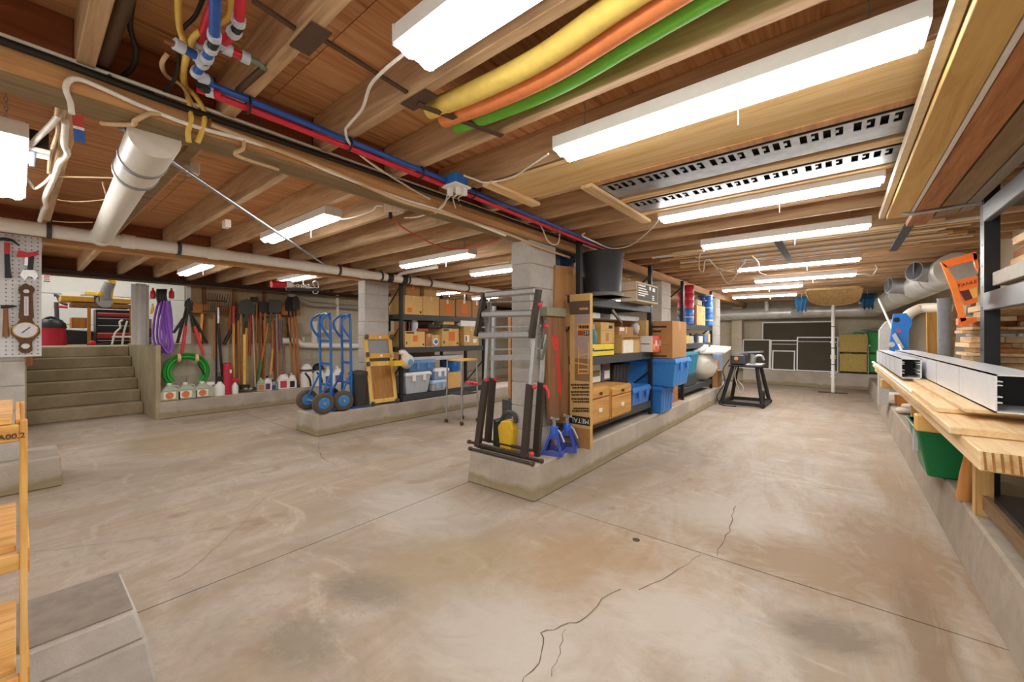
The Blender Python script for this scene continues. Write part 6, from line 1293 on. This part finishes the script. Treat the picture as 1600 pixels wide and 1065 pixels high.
# ---- things leaning behind the planks
t = thing('kickboard', 'blue plastic board with a round hole leaning behind the channels', 'board', PX(1398, 545, .62)); X = .62
def Q(u, v, x=X): return PX(u, v, x)
pts = [(1396, 490), (1416, 489), (1423, 497), (1426, 505), (1421, 515), (1416, 545), (1385, 560), (1387, 540)]
def slabx(pts, x, d, nm, m, par):
    q = [PX(u, v, x) for u, v in pts]; n_ = len(q); dd = V((d, 0, 0)); return MB().add(q+[p+dd for p in q], [tuple(range(n_)), tuple(range(2*n_-1, n_-1, -1))]+[(k, n_+k, n_+(k+1) % n_, (k+1) % n_) for k in range(n_)]).build(nm, m, par)
yk = 6.5
def slaby(pts, y, d, nm, m, par):
    q = [PY(u, v, y) for u, v in pts]; n_ = len(q); dd = V((0, d, 0)); return MB().add(q+[p+dd for p in q], [tuple(range(n_)), tuple(range(2*n_-1, n_-1, -1))]+[(k, n_+k, n_+(k+1) % n_, (k+1) % n_) for k in range(n_)]).build(nm, m, par)
slaby([(1396, 490), (1416, 489), (1423, 497), (1426, 505), (1420, 516), (1418, 571), (1389, 571), (1390, 540)], yk, .06, 'board', mat('kick_blue', '1f74c8', .4), t)
c = PY(1401, 499.5, yk-.001); MB().lathe(c, [(.03, 0), (.03, -.002)], 16, (0, 1, 0)).build('hole', DARKGAP, t); c = PY(1393, 538, yk-.001); MB().lathe(c, [(.03, 0), (.03, -.004)], 14, (0, 1, 0)).build('disc', LGREY, t)
slaby([(1400, 513), (1408, 514), (1409, 519), (1402, 520)], yk-.004, .003, 'red_mark', mat('mark_red', 'b04a5a', .6), t); slaby([(1394, 524), (1399, 520), (1413, 543), (1406, 545)], yk-.03, .028, 'grey_strap', LGREY, t)
MB().cyl(PY(1373, 467, 7.05), PY(1413, 556, 6.35), .012, n=8).build('white_stick', WHITE, None, 'thin white stick leaning across the blue board', 'stick')
MB().tube([PY(1413, 505, 6.7), PY(1419, 492, 6.7), PY(1432, 484, 6.7), PY(1445, 481, 6.7), PY(1480, 481, 6.5)], .055, 12, smooth=5).build('drain_elbow', mat('cream_pipe', 'e3d6c0', .4), None, 'cream plastic drain pipe bent over the blue board', 'pipe')
for k, (x, y, z, lab) in enumerate(((.95, 6.9, 1.6, 'first'), (1.0, 6.4, 1.62, 'second'), (1.03, 6.0, 1.58, 'third'), (1.06, 5.7, 1.63, 'fourth'))):
    MB().bar((x, y, FR+.01), (x+.1, y, z), .04, .16, (0, 1, 0)).build('rough_slab', wood('rough_brown', '8f7a66', '7a6552', '5f4c3b', 2), None, lab+' rough brown slab leaning on the right wall behind the drain elbow', 'slab', bevel=.004)
t = thing('yellow_board', 'wide yellow board standing behind the grey post', 'board', PY(1460, 560, 5.6)); slaby([(1448, 488), (1480, 487), (1480, 678), (1451, 678)], 5.6, .04, 'board', wood('board_gold', 'd0a04c', 'c49040', 'a87630', 2, 1, .03), t)
slaby([(1480, 487), (1497, 487), (1495, 678), (1480, 678)], 5.62, .03, 'side_board', GREYW, t)
t = thing('grey_post', 'round grey plastic post standing in front of the yellow board', 'post', PY(1477, 640, 5.2)); a = PY(1475, 466, 5.2); MB().cyl((a.x+.01, 5.2, FR), a, .045, n=16).build('tube', GREY, t)
t = thing('grey_sheet', 'pale grey panel leaning below the orange carrier', 'panel', PY(1500, 620, 4.95)); slaby([(1497, 492), (1525, 492), (1525, 640), (1484, 640)], 5.15, .02, 'panel', mat('panel_grey', 'b0aca6', .6), t)
t = thing('grey_tub', 'pale grey tub standing beside the blue board', 'tub', PY(1380, 560, 7.5)); slaby([(1375, 515), (1385, 502), (1395, 498), (1388, 632), (1373, 632)], 7.5, .3, 'shell', mat('tub_grey', 'b4b2ae', .5), t)
# ---- folded lawn chairs
CUS = mat('cushion_yellow', 'b8a058', .8, amt=.15); 
ZL = .372
def lawn_chair(y, x, lab, cm, s=1., pad=True):
    t = thing('folding_chair', lab, 'chair', (x, y, ZL))
    for dx in (-.27, .27):
        MB().tube([(x+dx, y, ZL+.01), (x+dx, y+.02, ZL+.5), (x+dx*.9, y-.02, ZL+.86*s), (x+dx*.6, y-.04, ZL+.93*s)], .014, 8, smooth=3).build('tube_leg', ALU, t)
        MB().tube([(x+dx*.92, y+.06, ZL+.01), (x+dx*.92, y+.04, ZL+.4), (x+dx*.95, y-.05, ZL+.72*s)], .012, 8, smooth=3).build('tube_leg', ALU, t)
    MB().tube([(x-.27*.6, y-.04, ZL+.93*s), (x, y-.045, ZL+.955*s), (x+.27*.6, y-.04, ZL+.93*s)], .014, 8, smooth=3).build('top_bar', ALU, t)
    for sx in (-.29, .29): MB().bar((x+sx, y-.08, ZL+.62*s), (x+sx, y+.1, ZL+.66*s), .03, .02).build('armrest', WHITE, t)
    MB().box(x-.25, x+.25, y-.03, y+.0, ZL+.5, ZL+.88*s).build('back_webbing', cm, t, bevel=.01); MB().box(x-.25, x+.25, y-.05, y-.02, ZL+.04, ZL+.46).build('seat_webbing', cm, t, bevel=.015)
lawn_chair(12.44, .27, 'folded yellow padded lawn chair nearest in the leaning row', CUS, 1.05)
lawn_chair(12.54, .5, 'folded green webbed lawn chair second in the row', mat('web_green', '3a9a4a', .7), 1.1)
lawn_chair(12.63, .64, 'folded teal webbed lawn chair third in the row', mat('web_teal', '2f7c7c', .7), 1.12)
lawn_chair(12.72, .78, 'folded blue webbed lawn chair last in the row', mat('web_blue', '2c4a80', .7), 1.12)
# ---- air ducts
DU = mat('duct_metal', 'd0cfc8', .35, .3, .15, 6)
t = thing('air_duct', 'round galvanised air duct along the right and far walls', 'duct', (.8, 9, 1.7)); r = .17; zc = 1.87
k1 = V((.62, 11.9, zc)); k0 = V((.97, 6.3, 1.97))
MB().cyl(k0, k1, r, n=26).build('side_run', DU, t); MB().cyl((.7, 12.3, zc-.01), (-2.8, 12.45, zc-.03), .15, n=26).build('far_run', DU, t)
MB().tube([k0+(k1-k0)*.985, k1+V((-.0, .2, -.01)), V((.45, 12.28, zc-.01)), V((.2, 12.33, zc-.015))], .165, 22, smooth=5).build('elbow', DU, t)
for f in (.12, .3, .48, .66, .82): p = k0.lerp(k1, f); d = (k1-k0).normalized()*.008; MB().cyl(p-d, p+d, r+.006, n=26).build('seam_band', GALV, t)
for f, v in ((.08, V((-.75, -.55, .12))), (.3, V((-.85, -.3, .1)))):
    p = k0.lerp(k1, f); v = v.normalized(); s_ = MB().cyl(p+v*.12, p+v*.33, .11, n=20).build('takeoff', GALV, t); MB().cyl(p+v*.325, p+v*.332, .1, n=20).build('opening', BLACK, s_)
    MB().bar(p+v*.332+V((0, 0, .095)), p+v*.332-V((0, 0, .095)), .015, .006).build('damper_bar', GALV, s_)
MB().cyl((-.8, 12.27, zc-.02), (-.8, 12.17, zc-.05), .12, n=20).build('round_cap', GALV, t)
for f in (.2, .6, .9):
    p = k0.lerp(k1, f); MB().bar(p+V((0, 0, r)), V((p.x, p.y, ZJ)), .02, .003).build('hanger', GALV, t)
for x in (-2.4, -1.2, 0): MB().bar((x, 12.4, zc+.08), (x, 12.4, ZJ), .03, .003).build('hanger', GALV, t)
# ---- propped wooden board on a white pole
t = thing('paddle_board', 'pale wooden board with rounded end propped under the joists', 'board', (-.08, 10.2, 1.95))
o = V((-.07, 11.35, 1.93)); ax = V((-.0, -2.2, .165)); L = ax.length; ax.normalize(); side = V((1, 0, 0)); nz = side.cross(-ax).normalized()
poly = []
for k in range(11): a = math.pi*k/10; poly.append((-.37*math.cos(a)*1.0, .7-.7*math.sin(a)))
poly = [(-.36, 2.2), (-.4, 2.1), (-.4, 1.2)] + [(-.4*math.cos(math.pi*k/12), .9-.9*math.sin(math.pi*k/12)) for k in range(13)] + [(.4, 1.2), (.4, 2.1), (.36, 2.2)]
MB().prism(poly, o, side, ax, nz*.03).build('deck', wood('paddle_wood', 'f2d49c', 'e6c284', 'c69c5c', 1, 1, .02), t)
q = [o + side*a*1.0 + ax*b for a, b in poly]; MB().tube(q, .014, 6, closed=True).build('edge_band', PINE, t)
t = thing('white_pole', 'white jointed pole holding up the wooden board', 'pole', (-.09, 11.3, 0)); x, y = -.09, 11.3
MB().cyl((x, y, 0.02), (x, y, 1.935), .035, n=14).build('pole', WHITE, t)
for z in (.35, .42, .75, .8, 1.1): MB().cyl((x, y, z), (x, y, z+.035), .05, n=14).build('joint', WHITE, t)
for z in (.62, .98, 1.45): MB().cyl((x, y, z), (x, y, z+.02), .038, n=14).build('ring', mat('ring_green', '2e5a48', .5), t)
MB().box(x-.26, x+.24, y-.05, y+.05, 0, .02).build('foot', BROWNM, t)
for sx, lab in ((-.62, 'blue cloth hanging left of the propped wooden board'), (.45, 'blue cloth hanging right of the propped wooden board')):
    q = MB(); random.seed(int(sx*10)+30); vs = []; fs = []
    for a in range(6):
        for b_ in range(9): vs.append((sx+(b_-4)*.034*(1-.08*a)+random.uniform(-.008, .008), 10.6+.045*math.sin(b_*2.2+a*.5), 2.1-a*.055-(.03*(b_ % 3) if a == 5 else 0)))
    for a in range(5):
        for b_ in range(8): k = a*9+b_; fs.append((k, k+1, k+10, k+9))
    q.add(vs, fs, True); q.add([V(p)+V((0, .012, 0)) for p in vs], [tuple(reversed(f)) for f in fs], True)
    c_ = thing('blue_cloth', lab, 'cloth', (sx, 10.6, 1.78)); q.build('cloth', mat('cloth_blue', '24567c', .9), c_); MB().cyl((sx, 10.61, 2.07), (sx*.96, 10.61, ZJ+.1), .006, n=6).build('cord', WCAB, c_)
# ---- planer on a stand
t = thing('tool_stand', 'black splayed leg tool stand on a wheeled frame', 'tool stand', (-1.3, 8.45, 0)); B4 = [(-1.66, 8.1), (-1.02, 8.12), (-1.0, 8.85), (-1.62, 8.82)]; T4 = [(-1.5, 8.25), (-1.12, 8.25), (-1.12, 8.7), (-1.5, 8.7)]; zt = PY(1165, 573, 8.3).z
for a, b in zip(B4, T4): MB().bar((*a, .04), (*b, zt), .045, .045).build('leg', BLACKM, t)
for k in range(4): a, b = B4[k], B4[(k+1) % 4]; MB().bar((*a, .05), (*b, .05), .05, .06).build('base_rail', BLACKM, t)
for a in B4: MB().lathe((a[0], a[1], .045), [(.045, -.02), (.045, .02)], 14, (0, 1, 0)).build('wheel', BLACK, t)
MB().box(-1.56, -1.06, 8.2, 8.75, zt, zt+.03).build('top', BLACKM, t, bevel=.004); MB().lathe((-1.1, 8.9, .14), [(.09, -.02), (.09, .02)], 16, (1, 0, 0)).build('large_wheel', BLACK, t)
t = thing('bench_planer', 'grey and black bench machine on the black tool stand', 'machine', (-1.3, 8.45, zt+.03)); z = zt+.03
MB().box(-1.54, -1.3, 8.22, 8.6, z, z+.2).build('motor_housing', DGREY, t, bevel=.03); MB().box(-1.3, -1.04, 8.25, 8.65, z, z+.03).build('table', ALU, t, bevel=.004)
MB().bar((-1.42, 8.4, z+.22), (-1.05, 8.35, z+.25), .16, .03).build('fence', CHROME, t); MB().tube([(-1.22, 8.3, z+.03), (-1.15, 8.28, z+.16), (-1.06, 8.3, z+.18), (-1.02, 8.3, z+.1)], .022, 8, smooth=4).build('arm', CHROME, t)
MB().lathe((-1.44, 8.218, z+.12), [(.035, 0), (.03, -.012)], 14, (0, 1, 0)).build('switch', mat('switch_amber', 'e09a4c', .5), t); MB().cyl((-1.2, 8.3, z+.04), (-1.18, 8.3, z+.2), .05, n=12).build('blade_hub', ALU, t)
cable('power_cable', 'dark power cable hanging from the bench machine to the floor', [(-1.56, 8.3, z+.1), (-1.66, 8.25, z-.1), (-1.62, 8.2, .4), (-1.72, 8.05, .15), (-1.6, 7.98, .012), (-1.4, 8.0, .012)], .01, BCAB)
cable('power_cable', 'pale cable coil hanging under the tool stand', [(-1.45, 8.4, zt-.01), (-1.5, 8.45, .5), (-1.42, 8.5, .2), (-1.36, 8.45, .3), (-1.45, 8.4, .45)], .009, WCAB)
# ---- window screens on the far ledge
SCR = mat('screen_mesh', '4b4436', .9, amt=.12, scale=60)
def screen(u0, u1, vt, y, lab, zb=.372, lean=.12, bar=None):
    t = thing('window_screen', lab, 'screen', (0, y, zb)); a, b = PY(u0, vt, y).x, PY(u1, vt, y).x; z1 = PY((u0+u1)/2, vt, y).z
    t.location = ((a+b)/2, y, zb); OFF[t.name] = V(t.location); w_ = .028
    def pl(x, z): return V((x, y + lean*(z-zb)/(z1-zb), z))
    MB().add([pl(a, zb), pl(b, zb), pl(b, z1), pl(a, z1)]+[pl(*k)+V((0, .004, 0)) for k in ((a, zb), (b, zb), (b, z1), (a, z1))], [(0, 1, 2, 3), (7, 6, 5, 4)]).build('mesh', SCR, t)
    for p, q in ((pl(a, zb), pl(a, z1)), (pl(b, zb), pl(b, z1)), (pl(a, zb+w_/2), pl(b, zb+w_/2)), (pl(a, z1-w_/2), pl(b, z1-w_/2))): MB().bar(p-V((0, .008, 0)), q-V((0, .008, 0)), w_, .02, (0, 1, 0)).build('frame', WHITE, t)
    if bar: MB().bar(pl(a, zb+(z1-zb)*bar)-V((0, .008, 0)), pl(b, zb+(z1-zb)*bar)-V((0, .008, 0)), .02, .02, (0, 1, 0)).build('mid_bar', LGREY, t)
screen(1191, 1301, 502, 12.62, 'widest dark window screen behind the others', lean=.1)
screen(1160.5, 1202, 530, 12.52, 'window screen at the left end of the row')
screen(1204, 1246, 531, 12.56, 'window screen behind the smallest one', bar=.86)
screen(1207, 1241, 547.5, 12.44, 'smallest window screen in front')
screen(1245.5, 1309, 526, 12.5, 'large square window screen beside the white pole', bar=.86)
MB().cyl((-1.75, 12.6, .37), (-1.72, 12.78, .85), .012, n=6).build('stick', BROWNM, None, 'thin dark stick leaning in the far corner', 'stick')
MB().tube([(-1.45, 12.3, 1.8), (-1.45, 12.3, 2.05), (-1.45, 12.25, ZJ)], .05, 10).build('white_vent', PVC, None, 'short white vent pipe above the far duct', 'pipe')
MB().tube([(.35, 12.0, 2.0), (.55, 12.0, 2.06), (.6, 12.0, 2.0), (.6, 12.0, ZJ)], .04, 10).build('white_elbow', PVC, None, 'white pipe elbow under the joists near the duct corner', 'pipe')
